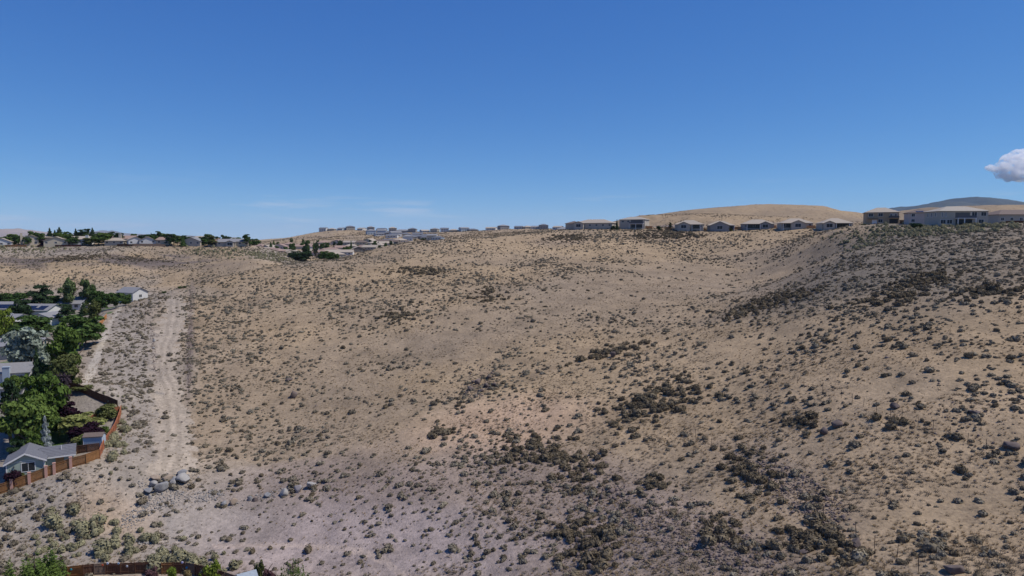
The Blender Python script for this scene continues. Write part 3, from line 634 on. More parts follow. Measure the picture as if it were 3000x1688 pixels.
# ------------------------------------------------------------------ boulders and outcrops
M_BGREY = mat('grey_boulder', (0.23, 0.225, 0.225), .9, .22, 1.6, .4); M_BTAN = mat('tan_boulder', (0.31, 0.24, 0.18), .9, .25, 1.6, .4)
M_BPALE = mat('pale_boulder', (0.32, 0.30, 0.275), .9, .2, 1.8, .4); M_BDARK = mat('dark_boulder', (0.13, 0.10, 0.088), .95, .3, 2.0, .5)
M_BPINK = mat('pinkish_boulder', (0.29, 0.255, 0.245), .9, .18, 1.8, .4)
def boulder(px, py, wpx, m, label, seed, flat=.75, group=None, hgt=None):
    q = hit(px, py + wpx * .28); w = wpx / 2000 * math.hypot(q[0], q[1]) * 1.0
    v, f = rockverts(seed, 3, flat, .10); v = v * 1.15 * (1 + (fbm(v[:, 0] * 3 + seed, v[:, 1] * 3 + v[:, 2] * 2.3, .9, 2, seed)[:, None] - .5) * .22)
    o = link('boulder', npmesh('boulder', v, f, m), loc=(q[0], q[1], q[2] + w * flat * .24), rz=seed * 1.3, scale=(w, w, w)); tag(o, label, 'boulder', group); return o
for a in (
    (472,1428,40,M_BGREY,'large smooth blue-grey boulder in front of the boulder pile',1,.9),
    (455,1398,28,M_BTAN,'olive-tan boulder at the back of the boulder pile',2,.7),
    (487,1402,34,M_BTAN,'sandy orange boulder in the middle of the boulder pile',3,.75),
    (432,1434,32,M_BGREY,'low flat grey boulder beside the large smooth one',4,.55),
    (450,1420,24,M_BPALE,'pale cracked boulder leaning against the large smooth one',5,.85),
    (511,1404,26,M_BGREY,'small grey boulder between the tan and the wide boulder',6,.8),
    (542,1402,42,M_BPALE,'wide pale boulder with a brown shaded face in the pile',7,.75),
    (536,1385,26,M_BGREY,'rounded grey boulder on top of the wide pale boulder',8,.7),
    (508,1412,18,M_BPALE,'small pale stone at the foot of the boulder pile',9,.8),
    (911,1420,34,M_BPALE,'pale whitish boulder at the upper end of the boulder line',41,.7),
    (872,1433,26,M_BPINK,'squarish lilac-grey boulder in the boulder line',12,.95),
    (829,1443,30,M_BPALE,'tall split pale boulder in the boulder line',43,.8),
    (786,1449,20,M_BGREY,'grey domed boulder in the boulder line',14,.8),
    (748,1463,18,M_BDARK,'dark small boulder in the boulder line',15,.8),
    (731,1460,20,M_BGREY,'upright grey boulder beside the dark small one',16,1.0),
    (682,1470,26,M_BTAN,'tan-grey boulder near the lower end of the boulder line',17,.8),
    (655,1476,24,M_BGREY,'dark-faced grey boulder at the lower end of the boulder line',18,.9),
    (452,998,10,M_BPALE,'white stone on the edge of the dirt road',21,.9),
    (450,1020,7,M_BPALE,'small white stone just below the other on the road edge',22,.9),
    (860,1156,34,M_BDARK,'jagged brown rock alone on the open hillside',23,.8),
    (848,1110,20,M_BDARK,'small brown rock above the jagged one on the hillside',24,.7),
    (2412,1265,24,M_BDARK,'dark pointed rock standing on the straw slope',25,1.1),
    (2448,1238,38,M_BDARK,'wide broken dark rock above the pointed rock',26,.6),
    (2620,1188,28,M_BDARK,'dark rock beside the upper wire fence',27,.8),
    (2960,1300,42,M_BDARK,'long dark rock ledge at the end of the upper wire fence',28,.6),
    (2855,1205,30,M_BDARK,'flat dark rock slab on the straw slope',29,.5),
    (1795,1040,22,M_BDARK,'dark upright rock beside the shrub strip in the gully',30,1.0),
    (2510,1590,36,M_BDARK,'dark rock beside the lower wire fence',31,.8),
    (2790,1660,60,M_BDARK,'large dark rock lying across the slope below the lower wire fence',32,.5),
    (2355,1615,24,M_BDARK,'low brown rock among the dense shrubs',33,.6)): boulder(*a)
def outcrop(name, pts, label, grp=None):
    q0 = hit(*pts[0][:2]); e = empty(name, tuple(q0)); tag(e, label, 'rock outcrop', grp)
    for i, (px, py, w_, fl) in enumerate(pts):
        q = hit(px, py + w_ * .2); w = w_ / 2000 * math.hypot(q[0], q[1]); v, f = rockverts(700 + i + len(pts) * 7, 2, fl, .2)
        v = v * (1 + (vnoise(v[:, 0] * 5 + i, v[:, 2] * 5 + v[:, 1] * 4, 3)[:, None] - .5) * .35)
        o = link('rock', npmesh('rock', v, f, M_BDARK if i % 3 else M_STONE), e, loc=tuple(np.array([q[0], q[1], q[2] + w * fl * .25]) - q0), rz=i * 1.1, scale=(w, w, w))
outcrop('rock_outcrop', [(1400,1120,26,.9),(1432,1105,20,.8),(1425,1130,22,.9),(1380,1140,24,.8),(1448,1128,18,.8),(1385,1120,16,.9),(1410,1145,20,.7),(1365,1150,16,.7),(1440,1092,14,.7),(1395,1158,14,.7)], 'heap of brown volcanic rocks on the open hillside above the orange soil')
outcrop('rock_outcrop', [(1720,1580,36,1.0),(1700,1600,30,.9),(1745,1590,26,.8),(1735,1620,34,1.0),(1712,1640,28,.8),(1760,1610,30,.6),(1695,1625,24,.9),(1728,1660,26,.8),(1690,1580,20,.8)], 'jagged brown rock outcrop among dark shrubs at the gravel edge')
outcrop('rock_outcrop', [(1790,1440,30,.8),(1765,1455,22,.9),(1745,1465,18,.9),(1800,1462,24,.7),(1812,1450,16,.8)], 'low broken rock outcrop with dark hollows on the brown slope')

# ------------------------------------------------------------------ trees
def trunk_mesh(m, seed, kind):
    rng = np.random.default_rng(seed); b = MB(); top = .62 if kind != 'conifer' else .95
    p = Vector((0, 0, -.05)); n_ = 5; r = .032
    for i in range(n_):
        q = Vector((rng.uniform(-.02, .02), rng.uniform(-.02, .02), top * (i + 1) / n_)); b.tube(p, q, r, r * .78); r *= .78; p = q
    for i in range(7 if kind != 'conifer' else 0):
        a = rng.uniform(0, 6.28); z = rng.uniform(.18, .5); b.tube((0, 0, z), (math.cos(a) * .30, math.sin(a) * .30, z + rng.uniform(.18, .34)), .016, .006, 5)
    return b.mesh('trunk', m)
def crown_mesh(kind, seed):
    rng = np.random.default_rng(seed); Lb = []
    if kind == 'broad':
        for i in range(22):
            z = rng.uniform(.20, .88); R = .34 * math.sqrt(max(.1, 1 - ((z - .52) / .5) ** 2)); a = rng.uniform(0, 6.28); r = R * rng.uniform(.45, 1.0); s = rng.uniform(.10, .19)
            Lb.append((r * math.cos(a), r * math.sin(a), z, s, s, s * .8))
        Lb.append((0, 0, .5, .30, .30, .34)); return lobecloud(Lb, 3400, .034, rng, .6, .65, .15)
    if kind == 'poplar':
        for i in range(16):
            z = rng.uniform(.14, .86); R = .34 * (1 - abs(z - .5) * .8); a = rng.uniform(0, 6.28); r = R * rng.uniform(.3, 1.0); s = rng.uniform(.11, .18); Lb.append((r * math.cos(a), r * math.sin(a), z, s, s, s * .95))
        Lb.append((0, 0, .5, .2, .2, .36)); return lobecloud(Lb, 3000, .034, rng, .5, .6, .1)
    if kind == 'bush':
        for i in range(11):
            z = rng.uniform(.12, .72); a = rng.uniform(0, 6.28); r = .34 * rng.uniform(.2, 1.0) * (1.05 - z * .6); s = rng.uniform(.14, .22); Lb.append((r * math.cos(a), r * math.sin(a), z, s, s, s * 1.1))
        Lb.append((0, 0, .3, .36, .36, .4)); return lobecloud(Lb, 2600, .038, rng, .6, .6, .2)
    if kind == 'conifer':
        n_ = 2200; z = 1 - np.sqrt(rng.uniform(0, 1, n_)) * .94; tier = .75 + .25 * np.cos(z * 42 + rng.uniform(0, 6)); a = rng.uniform(0, 6.28, n_)
        spread = (1 - z) ** .85 * .5 * tier * (1 + .22 * np.sin(a * 5 + z * 31)); r = spread * rng.uniform(.45, 1.05, n_) ** .5
        pos = np.stack([r * np.cos(a), r * np.sin(a), z - r * .12], 1); nr = np.stack([np.cos(a), np.sin(a), np.full(n_, .6)], 1) + rng.normal(size=(n_, 3)) * .5
        return leafquads(pos, nr, .036, rng, .5)
    if kind == 'pine':
        for i in range(22):
            z = rng.uniform(.22, .93); R = .46 * (1 - z) ** .6 + .04; a = rng.uniform(0, 6.28); r = R * rng.uniform(.4, 1.0); s = rng.uniform(.07, .13); Lb.append((r * math.cos(a), r * math.sin(a), z, s * 1.25, s * 1.25, s * .6))
        Lb.append((0, 0, .5, .18, .18, .3)); return lobecloud(Lb, 3200, .032, rng, .5, .5, .2)
    if kind == 'spires':
        for i in range(34):
            a = rng.uniform(0, 6.28); r = .40 * math.sqrt(rng.uniform(0, 1)); hgt = rng.uniform(.6, 1.0) * (1 - r * .5)
            for z in np.linspace(.1, hgt, 6): Lb.append((r * math.cos(a), r * math.sin(a), z, .15 * (1.15 - z / hgt), .15 * (1.15 - z / hgt), .12))
        return lobecloud(Lb, 14000, .017, rng, .55, .45, .3)
CROWN = {}
for kind, nv in (('broad', 5), ('poplar', 2), ('bush', 4), ('conifer', 2), ('pine', 3), ('spires', 1)):
    CROWN[kind] = [crown_mesh(kind, 900 + 17 * i + len(kind)) for i in range(nv)]
M_BARK = mat('bark', (0.13, 0.10, 0.08), .95, .3, 4.0)
TRUNKS = {k: [trunk_mesh(M_BARK, 60 + i, k) for i in range(2)] for k in ('broad', 'conifer')}
LEAF = {'green': ((.075,.12,.028),(.14,.195,.05)), 'deep': ((.045,.08,.026),(.09,.14,.042)), 'pine': ((.030,.054,.026),(.058,.090,.042)), 'lime': ((.14,.19,.03),(.22,.27,.05)),
        'olive': ((.085,.10,.035),(.15,.16,.06)), 'silver': ((.21,.25,.20),(.31,.35,.28)), 'spruce': ((.26,.29,.28),(.37,.40,.38)), 'purple': ((.022,.010,.018),(.055,.026,.040)), 'smoke': ((.055,.040,.050),(.10,.075,.085)),
        'yellow': ((.17,.19,.06),(.25,.26,.09)), 'plum': ((.10,.05,.06),(.16,.09,.09)), 'orange': ((.23,.18,.08),(.30,.24,.12)), 'poplar': ((.085,.12,.045),(.15,.19,.08))}
_cm = {}
def crown_of(kind, vi, leaf):
    key = (kind, vi, leaf)
    if key not in _cm:
        v, f = CROWN[kind][vi]; _cm[key] = npmesh('crown', v, f, leafmat('leaf_' + leaf, *LEAF[leaf], .22, .4, .5))
    return _cm[key]
NT = [0]
def tree(px, top, Y, wpx, kind, leaf, label, name='tree', group=None, base=None, cat=None, hmin=1.0, hmax=22):
    g = gnd(px, Y); zt = P(px, top - (4 if Y > 480 and px < 800 else 0), Y)[2]; h = min(max(zt - g[2], hmin), hmax); w = wpx / 2000 * math.hypot(g[0], Y) * (1.08 if Y < 210 else 1.30)
    NT[0] += 1; i = NT[0]; e = empty(name, tuple(g), RNG.uniform(0, 6.28)); tag(e, label, cat or ('bush' if kind == 'bush' and h < 3.2 else 'tree'), group)
    c = link('crown', crown_of(kind, i % len(CROWN[kind]), leaf), e, scale=(w, w, h))
    link('trunk', TRUNKS['conifer' if kind in ('conifer', 'spires') else 'broad'][i % 2], e, scale=(h * .9 if kind != 'bush' else w * .5, h * .9 if kind != 'bush' else w * .5, h)); return e
for a in (
    (199,812,292,44,'poplar','poplar','tall pale green poplar, fuller of the two beside each other'),
    (253,817,296,40,'poplar','poplar','tall pale green poplar with narrower ragged top next to the fuller one'),
    (112,834,282,64,'pine','pine','broad dark pine rising behind the solar-panel house'),
    (37,855,292,62,'broad','deep','dark grey-green tree mass at the far edge of the yards'),
    (58,876,262,44,'broad','pine','very dark round tree between the two solar roofs'),
    (104,871,300,36,'broad','green','mid green tree behind the solar-panel house'),
    (156,866,292,56,'pine','deep','dark spreading conifer beside the grey ridge roof'),
    (186,890,246,48,'pine','pine','dense dark pine at the end of the solar roof'),
    (238,885,262,24,'conifer','pine','slim dark conifer in front of the grey ridge roof'),
    (285,848,266,54,'poplar','deep','dark green leafy tree beside the grey ridge roof'),
    (271,876,232,44,'poplar','olive','light green aspen by the orange fence at the bank'),
    (334,855,272,36,'broad','deep','dark tree between the aspens and the white house'),
    (362,860,280,30,'broad','deep','dark tree against the wall of the white house'),
    (366,841,332,36,'broad','lime','yellow-green tree behind the white house'),
    (412,866,322,26,'bush','deep','dark green bush at the gable of the white house'),
    (240,917,205,118,'broad','deep','huge dark green maple overhanging the bank'),
    (84,923,222,90,'broad','deep','wide dark green tree over the lower grey roof'),
    (77,956,176,116,'broad','silver','silvery grey-green olive tree with rounded crown'),
    (187,943,171,112,'poplar','green','big bushy green tree below the huge maple'),
    (4,902,216,40,'broad','lime','bright yellow-green tree by the white wall'),
    (172,1036,156,82,'broad','olive','light green shade tree behind the purple smoke bush'),
    (93,1017,166,36,'conifer','pine','sparse dark conifer beside the long grey roof'),
    (38,1036,184,44,'broad','olive','olive-yellow tree in front of the long grey roof'),
    (150,1083,151,76,'bush','smoke','smoky purple bush with bare grey branches'),
    (97,1090,141,118,'broad','green','large mid green tree beside the two storey house'),
    (6,1112,136,60,'pine','pine','dark pine below the two storey house'),
    (48,1160,130,126,'broad','green','very large green tree above the green cottage'),
    (113,1192,141,64,'broad','green','fresh green tree between the cottage tree and the dark plum'),
    (108,1213,128,36,'conifer','spruce','pale silver spruce behind the cottage'),
    (170,1178,146,76,'broad','purple','dark purple plum tree at the end of the lattice fence'),
    (226,1158,156,56,'bush','olive','olive green shrub above the lattice fence'),
    (212,1211,139,112,'broad','yellow','pale yellow-green tree above the round dark plum'),
    (232,1229,134,96,'bush','purple','round dark purple plum shrub above the shed'),
    (291,1178,149,62,'bush','olive','green bush on the gravel beside the long side fence'),
    (220,1269,130,58,'bush','yellow','small yellow-green bush against the shed'),
    (285,1243,137,34,'bush','green','green bush between the shed and the side fence'),
    (6,1362,118,46,'bush','purple','dark purple bush beside the cottage wall'),
    (30,1362,119,30,'bush','olive','green bush with a yellow bloom by the cottage')): tree(*a)
YT = 'unremarkable dark yard trees'
for i, (px, top, Y, w) in enumerate(((20,862,300,50),(75,862,300,40),(130,866,305,36),(215,868,305,40),(300,872,290,34),(10,925,250,34),(120,940,232,36),(60,985,200,40),(125,1010,186,40),(10,1005,215,40),(60,1055,178,34),(20,1100,160,50),(120,1060,168,40),(20,1190,134,70),(75,1260,127,44),(150,1225,140,50),(20,1290,124,60))):
    tree(px, top, Y, w, ('broad', 'pine', 'broad')[i % 3], ('deep', 'pine', 'green')[i % 3], {0: 'dark green round tree', 1: 'dark ragged pine', 2: 'mid green round tree'}[i % 3] + ' crowding the back yards between grey roofs', group=YT)
for a in (
    (58,1618,93,150,'spires','green','large many-pointed green juniper at the corner of the board fence','tree'),
    (592,1638,92,62,'poplar','lime','bright lime green young tree overlapping the board fence','tree'),
    (556,1672,91,46,'bush','lime','low lime green bush at the foot of the bright young tree','bush'),
    (838,1640,88,100,'spires','green','bright green garden tree beside the purple garden tree','tree'),
    (766,1662,90,54,'poplar','plum','purple-leaved garden tree between two green ones','tree'),
    (735,1636,91,40,'poplar','olive','thin sparse green sapling beside the shed roof','tree'),
    (410,1656,97,40,'bush','plum','small plum-coloured shrub against the board fence','bush'),
    (470,1657,97,30,'bush','lime','small bright green shrub against the board fence','bush'),
    (517,1664,97,26,'bush','orange','small tan-orange shrub against the board fence','bush')): tree(*a[:7], name=a[7], cat=a[7], hmin=.6)
PT = 'plateau trees among the houses'
for a in (
    (150,671,520,20,'conifer','pine','dark pointed conifer standing behind the cream gable house'),(178,669,525,28,'conifer','pine','tallest dark conifer behind the cream gable house'),(165,677,522,18,'conifer','pine','dark conifer squeezed between two larger ones on the plateau'),
    (105,681,512,26,'broad','deep','dark round tree beside the chimney house'),(122,685,508,22,'broad','deep','dark leaning tree at the gable of the chimney house'),(38,689,510,30,'broad','green','green tree between the white gable and the chimney house'),(53,694,505,14,'broad','deep','dark tall hedge tree beside the white gable house'),
    (82,696,503,20,'broad','deep','dark shrub tree in front of the chimney house'),(136,700,500,24,'bush','purple','dark purple tree in front of the cream gable house'),(185,686,512,34,'broad','green','green tree above the cream gable house'),(200,682,516,22,'broad','deep','dark green tree above the cream gable roof'),
    (215,693,505,34,'broad','deep','dark wide tree next to the cream gable'),(226,673,540,16,'conifer','pine','pointed conifer over the white chimney house'),(240,676,540,26,'pine','pine','ragged pine over the white chimney house'),(258,674,540,24,'pine','pine','second ragged pine over the white chimney house'),(275,671,530,22,'conifer','pine','tall spire conifer beside the bright green tree'),
    (262,700,506,28,'broad','olive','olive tree in front of the white chimney house'),(302,686,508,46,'broad','green','wide bright green tree on the plateau edge'),(322,683,530,26,'broad','pine','dark tree behind the bright green one'),
    (420,691,520,24,'broad','pine','dark low tree between two white houses'),(446,685,520,10,'conifer','pine','thin dark conifer beside the small white gable'),(466,681,515,24,'pine','pine','tall ragged pine beside the small chimney'),(458,694,510,20,'broad','deep','dark tree below the tall ragged pine'),
    (498,690,506,26,'pine','pine','dark pine next to the small chimney house'),(510,689,510,24,'pine','deep','bluish dark pine in the dense clump'),(522,694,506,22,'pine','deep','dark pine at the end of the dense clump'),(538,694,505,17,'conifer','deep','neat cone-shaped dark conifer at the plateau edge'),
    (556,697,530,18,'broad','deep','dark tree behind the grey gable house'),(608,697,520,30,'broad','pine','dark tree cluster between two plateau houses'),(600,703,512,22,'broad','deep','dark low tree beside the grey gable house'),(618,706,510,20,'broad','deep','dark shrub tree in front of the red-roofed house'),
    (640,696,530,18,'broad','pine','round dark tree behind the red-roofed house'),(672,696,530,24,'broad','pine','dark tree behind the pair of grey roofs'),(726,698,525,18,'broad','pine','round dark tree past the last plateau house'),(735,710,518,14,'broad','deep','dark shrub at the last plateau house'),(748,703,540,26,'broad','deep','dark tree clump where the plateau ends')):
    tree(*a, group=PT)
for i in range(34):
    px = 8 + i * 21.5 + RNG.uniform(-8, 8); lf = ('deep', 'pine', 'green', 'deep', 'olive')[i % 5]
    tree(px, RNG.uniform(684, 700), RNG.uniform(506, 560), RNG.uniform(16, 32), ('broad', 'pine', 'broad', 'bush')[i % 4], lf, {'deep': 'dark green', 'pine': 'very dark', 'green': 'mid green', 'olive': 'olive green'}[lf] + (' ragged pine' if i % 4 == 1 else ' bushy tree') + ' filling a gap between plateau houses', group='gap trees on the plateau')
TT = 'trees in the valley town'
VT = [(868,735,528,36,'broad','pine'),(880,738,520,40,'broad','pine'),(895,720,535,22,'pine','pine'),(898,735,528,30,'broad','pine'),(927,712,600,16,'pine','pine'),(950,735,540,34,'broad','deep'),(965,738,538,32,'broad','deep'),(985,742,540,16,'broad','deep'),
      (858,741,524,26,'broad','pine'),(838,722,700,14,'broad','deep'),(855,697,900,9,'broad','deep'),(890,700,880,9,'broad','deep'),(905,703,870,9,'broad','deep'),(932,703,870,9,'broad','deep'),(887,710,800,14,'broad','deep'),(928,712,760,18,'broad','pine'),(945,711,760,16,'broad','deep'),(980,707,780,12,'pine','pine'),(996,704,790,16,'broad','pine'),
      (1022,722,700,14,'broad','green'),(1028,727,690,20,'broad','green'),(1046,717,760,14,'broad','deep'),(1078,714,800,14,'broad','green'),(1100,716,790,12,'broad','deep'),(1068,727,700,14,'broad','deep'),(1123,700,950,10,'conifer','pine'),(1137,708,880,8,'broad','deep'),(1170,706,900,14,'broad','deep'),(1197,708,880,7,'conifer','pine'),(1217,702,900,10,'broad','pine'),(1240,698,910,20,'broad','deep'),(1188,714,860,9,'broad','green'),(1160,717,820,10,'broad','green'),(975,740,560,14,'conifer','pine'),(1010,717,760,7,'conifer','pine'),(1296,703,860,8,'bush','olive')]
for i in range(40):
    VT.append((RNG.uniform(745, 1200), RNG.uniform(700, 728), RNG.uniform(640, 900), RNG.uniform(8, 17), ('broad', 'broad', 'conifer')[i % 3], ('deep', 'pine', 'green')[i % 3 if i % 2 else 0]))
for a in VT:
    tree(*a, label={'broad': 'dark round tree' if a[5] != 'green' else 'mid green round tree', 'pine': 'tall dark ragged pine', 'conifer': 'small pointed dark conifer', 'bush': 'low olive bush'}[a[4]] + (' in the dark clump at the near end of the valley town' if a[2] < 610 else ' between roofs of the valley town'), group=TT)
RT = 'small trees at the ridge houses'
for a in ((1762,652,478,9,'poplar','green','young green tree beside the tan-roofed ridge house'),(1806,642,470,10,'conifer','pine','dark slim conifer beside the pale two storey ridge house'),(1795,659,472,14,'bush','pine','low dark shrubs at the wall by the slim conifer'),(1962,652,462,14,'pine','pine','dark pine beside the first low gabled ridge house'),
          (1928,661,464,14,'bush','pine','dark low shrub between the two storey and the gabled ridge house'),(2680,652,286,34,'bush','pine','dark round shrub beside the wall of the largest ridge house'),(2135,664,448,14,'bush','olive','green bush below the dark gable ridge house'),(2525,664,345,14,'bush','olive','olive bush below the tan two storey house')): tree(*a, group=RT)
for i, (px, py) in enumerate(((2304,636),(2330,637),(2342,637),(2350,638))): tree(px, py - 6, 1040, 12, 'bush', 'pine', 'lone dark bush on the shoulder of the lower brown hill', group='bushes on the brown hill')
for (px, py, Y, lab) in ((525,838,292,'dark bush at the crest where the dirt road ends'),(538,838,293,'dark green bush beside the crest of the dirt road'),(478,852,288,'small dark bush on the bank crest near the white house')): tree(px, py, Y, 13, 'bush', 'deep', lab, name='bush', cat='bush', hmin=1.0)

# ------------------------------------------------------------------ houses
M_GLASS = mat('window_glass', (0.022, 0.028, 0.034), .3, .05, 2.0, 0, 0, .35); M_WHITE = mat('white_trim', (0.72, 0.70, 0.68), .7, .06)
M_SOLAR = mat('solar_cell', (0.012, 0.016, 0.04), .25, .1, 2.0, 0, 0, .6); M_DOOR = mat('brown_door', (0.16, 0.09, 0.06), .7, .1)
M_DARKIN = mat('dark_fitting_and_shade', (0.10, 0.10, 0.10), .9, .1); M_FOUND = mat('concrete', (0.42, 0.40, 0.38), .9, .1)  # dark grey: lamp and railing colour, also the painted shade behind balconies
def WM(name, c): return mat('stucco_' + name, c, .9, .07, .8, .2)
def RM(name, c): return mat('roof_' + name, c, .85, .16, 2.5, .3)
WALL = {'white': WM('white', (.56,.55,.53)), 'cream': WM('cream', (.50,.43,.32)), 'tan': WM('tan', (.40,.29,.18)), 'beige': WM('beige', (.43,.38,.31)), 'grey': WM('grey', (.28,.265,.25)), 'dark': WM('dark', (.15,.13,.115)), 'green': WM('green', (.33,.39,.33)), 'blue': WM('blue', (.36,.42,.48)), 'pink': WM('pink', (.52,.42,.36))}
ROOF = {'grey': RM('grey', (.235,.23,.235)), 'tan': RM('tan', (.38,.32,.255)), 'pink': RM('pink', (.31,.215,.175)), 'brown': RM('brown', (.16,.12,.10)), 'slate': RM('slate', (.14,.145,.165)), 'pale': RM('pale', (.36,.32,.265)), 'red': RM('red', (.34,.19,.15))}
def block(e, cx, cy, w, d, h, roof, pitch, axis, wm, rm, o=.55, z0=0.0, trim=False):
    x0, x1, y0, y1 = cx - w / 2, cx + w / 2, cy - d / 2, cy + d / 2; b = MB(); r = MB(); zb = z0 - 2.0 if z0 == 0 else z0; t = .18
    if roof == 'gable':
        if axis == 'x':
            hr_ = h + d / 2 * pitch; b.prism([(x0, y0, zb), (x0, y1, zb), (x0, y1, h), (x0, cy, hr_), (x0, y0, h)], (w, 0, 0))
            for s in (-1, 1):
                ye = cy + s * (d / 2 + o); ze = h - o * pitch
                r.prism([(x0 - o, ye, ze + .02), (x0 - o, cy, hr_ + .02), (x0 - o, cy, hr_ + t), (x0 - o, ye, ze + t)][::s], (w + 2 * o, 0, 0))
            top = (cx, cy, hr_)
        else:
            hr_ = h + w / 2 * pitch; b.prism([(x0, y0, zb), (x0, y0, h), (cx, y0, hr_), (x1, y0, h), (x1, y0, zb)], (0, d, 0))
            for s in (-1, 1):
                xe = cx + s * (w / 2 + o); ze = h - o * pitch
                r.prism([(xe, y0 - o, ze + .02), (cx, y0 - o, hr_ + .02), (cx, y0 - o, hr_ + t), (xe, y0 - o, ze + t)][::-s], (0, d + 2 * o, 0))
            top = (cx, cy, hr_)
            if trim:
                tm = MB()
                for s in (-1, 1):
                    xe = cx + s * (w / 2 + o); ze = h - o * pitch; tm.prism([(xe, y0 - o - .04, ze - .16), (cx, y0 - o - .04, hr_ - .16), (cx, y0 - o - .04, hr_ + t - .02), (xe, y0 - o - .04, ze + t - .02)][::-s], (0, .03, 0))
                tm.build('fascia', M_WHITE, e)
    elif roof == 'hip':
        b.box(x0, x1, y0, y1, zb, h); ro = o; W2, D2 = w / 2 + ro, d / 2 + ro; ze = h - .05; k = min(W2, D2); hr_ = ze + t + k * pitch
        dx, dy = max(W2 - k, .05), max(D2 - k, .05)
        r.v = [(cx - W2, cy - D2, ze), (cx + W2, cy - D2, ze), (cx + W2, cy + D2, ze), (cx - W2, cy + D2, ze), (cx - W2, cy - D2, ze + t), (cx + W2, cy - D2, ze + t), (cx + W2, cy + D2, ze + t), (cx - W2, cy + D2, ze + t),
               (cx - dx, cy - dy, hr_), (cx + dx, cy - dy, hr_), (cx + dx, cy + dy, hr_), (cx - dx, cy + dy, hr_)]
        r.f = [(3, 2, 1, 0), (0, 1, 5, 4), (1, 2, 6, 5), (2, 3, 7, 6), (3, 0, 4, 7), (4, 5, 9, 8), (5, 6, 10, 9), (6, 7, 11, 10), (7, 4, 8, 11), (8, 9, 10, 11)]
        top = (cx, cy, hr_)
    else:
        b.box(x0, x1, y0, y1, zb, h); r.box(x0 - o, x1 + o, y0 - o, y1 + o, h, h + t); top = (cx, cy, h + t)
    b.build('wall', wm, e); ro_ = r.build('roof', rm, e); return ro_, top
_wc = {}
def window(e, face, u, pos, z, w=1.4, h=1.3, big=False, mats=None):
    """face: '-y' (u = x, pos = y of wall) or '+x'/'-x' (u = y, pos = x of wall)"""
    key = (w, h)
    if key not in _wc:
        f = MB(); t = .10
        f.box(-w/2 - t, w/2 + t, -.06, .02, h/2, h/2 + t).box(-w/2 - t, w/2 + t, -.06, .02, -h/2 - t, -h/2).box(-w/2 - t, -w/2, -.06, .02, -h/2, h/2).box(w/2, w/2 + t, -.06, .02, -h/2, h/2).box(-.03, .03, -.05, .015, -h/2, h/2)
        g = MB(); g.box(-w/2, w/2, -.03, .012, -h/2, h/2); _wc[key] = (f.mesh('window', M_WHITE), g.mesh('pane', M_GLASS))
    rz = {'-y': 0, '+x': math.pi / 2, '-x': -math.pi / 2}[face]
    loc = (u, pos, z) if face == '-y' else (pos, u, z)
    a = link('window', _wc[key][0], e, loc=loc, rz=rz); link('pane', _wc[key][1], a); return a
def chimney(e, x, y, z0, z1, w=.9, m=None, d=None):
    d = d or w; b = MB().box(x - w/2, x + w/2, y - d/2, y + d/2, z0, z1).box(x - w/2 - .08, x + w/2 + .08, y - d/2 - .08, y + d/2 + .08, z1 - .25, z1 - .05); b.build('chimney', m or M_WHITE, e)
def house(px, Y, rz, label, group=None, zoff=0.0, name='house'):
    g = gnd(px, Y); e = empty(name, (g[0], g[1], g[2] + zoff), math.radians(rz)); tag(e, label, 'house', group); return e
def simple(px, Y, rz, label, wall, roof, w=15, d=11, h=3.0, kind='gable', axis='x', pitch=.36, group=None, win=True, zoff=.1, chim=None, two=False, wing=None, patio=False):
    e = house(px, Y, rz, label, group, zoff); wm, rm = WALL[wall], ROOF[roof]; hh = h * (1.95 if two else 1)
    block(e, 0, 0, w, d, hh, kind, pitch, axis, wm, rm)
    if wing: block(e, wing[0], -d/2 - wing[2]/2 + .5, wing[1], wing[2], h, 'gable', pitch, 'y', wm, rm)
    if win:
        xs = np.linspace(-w/2 + 1.8, w/2 - 1.8, max(2, int(w / 4)))
        for x in xs:
            if wing and abs(x - wing[0]) < wing[1] / 2 + .9: continue
            window(e, '-y', float(x), -d/2, 1.65)
            if two: window(e, '-y', float(x), -d/2, h + 1.5)
        if wing: window(e, '-y', wing[0], -d/2 - wing[2] + .5, 1.4, 3.4, 2.1)
        window(e, '+x', 0, w/2, 1.65)
        if two: window(e, '+x', 0, w/2, h + 1.5)
    if patio:
        p = MB().box(patio[0] - patio[1]/2, patio[0] + patio[1]/2, -d/2 - .06, -d/2 + .03, .1, 2.5); p.build('patio_door', M_GLASS, e)
        MB().box(patio[0] - patio[1]/2 - .4, patio[0] + patio[1]/2 + .4, -d/2 - 2.6, -d/2 - .02, 2.62, 2.82).build('patio_cover', rm, e)
        for s in (-1, 1): MB().box(patio[0] + s * (patio[1]/2 + .1) - .14, patio[0] + s * (patio[1]/2 + .1) + .14, -d/2 - 2.4, -d/2 - 2.1, -1.5, 2.6).build('post', M_WHITE, e)
    if chim: chimney(e, chim[0], chim[1], 0, chim[2], chim[3] if len(chim) > 3 else 1.0, wm)
    return e
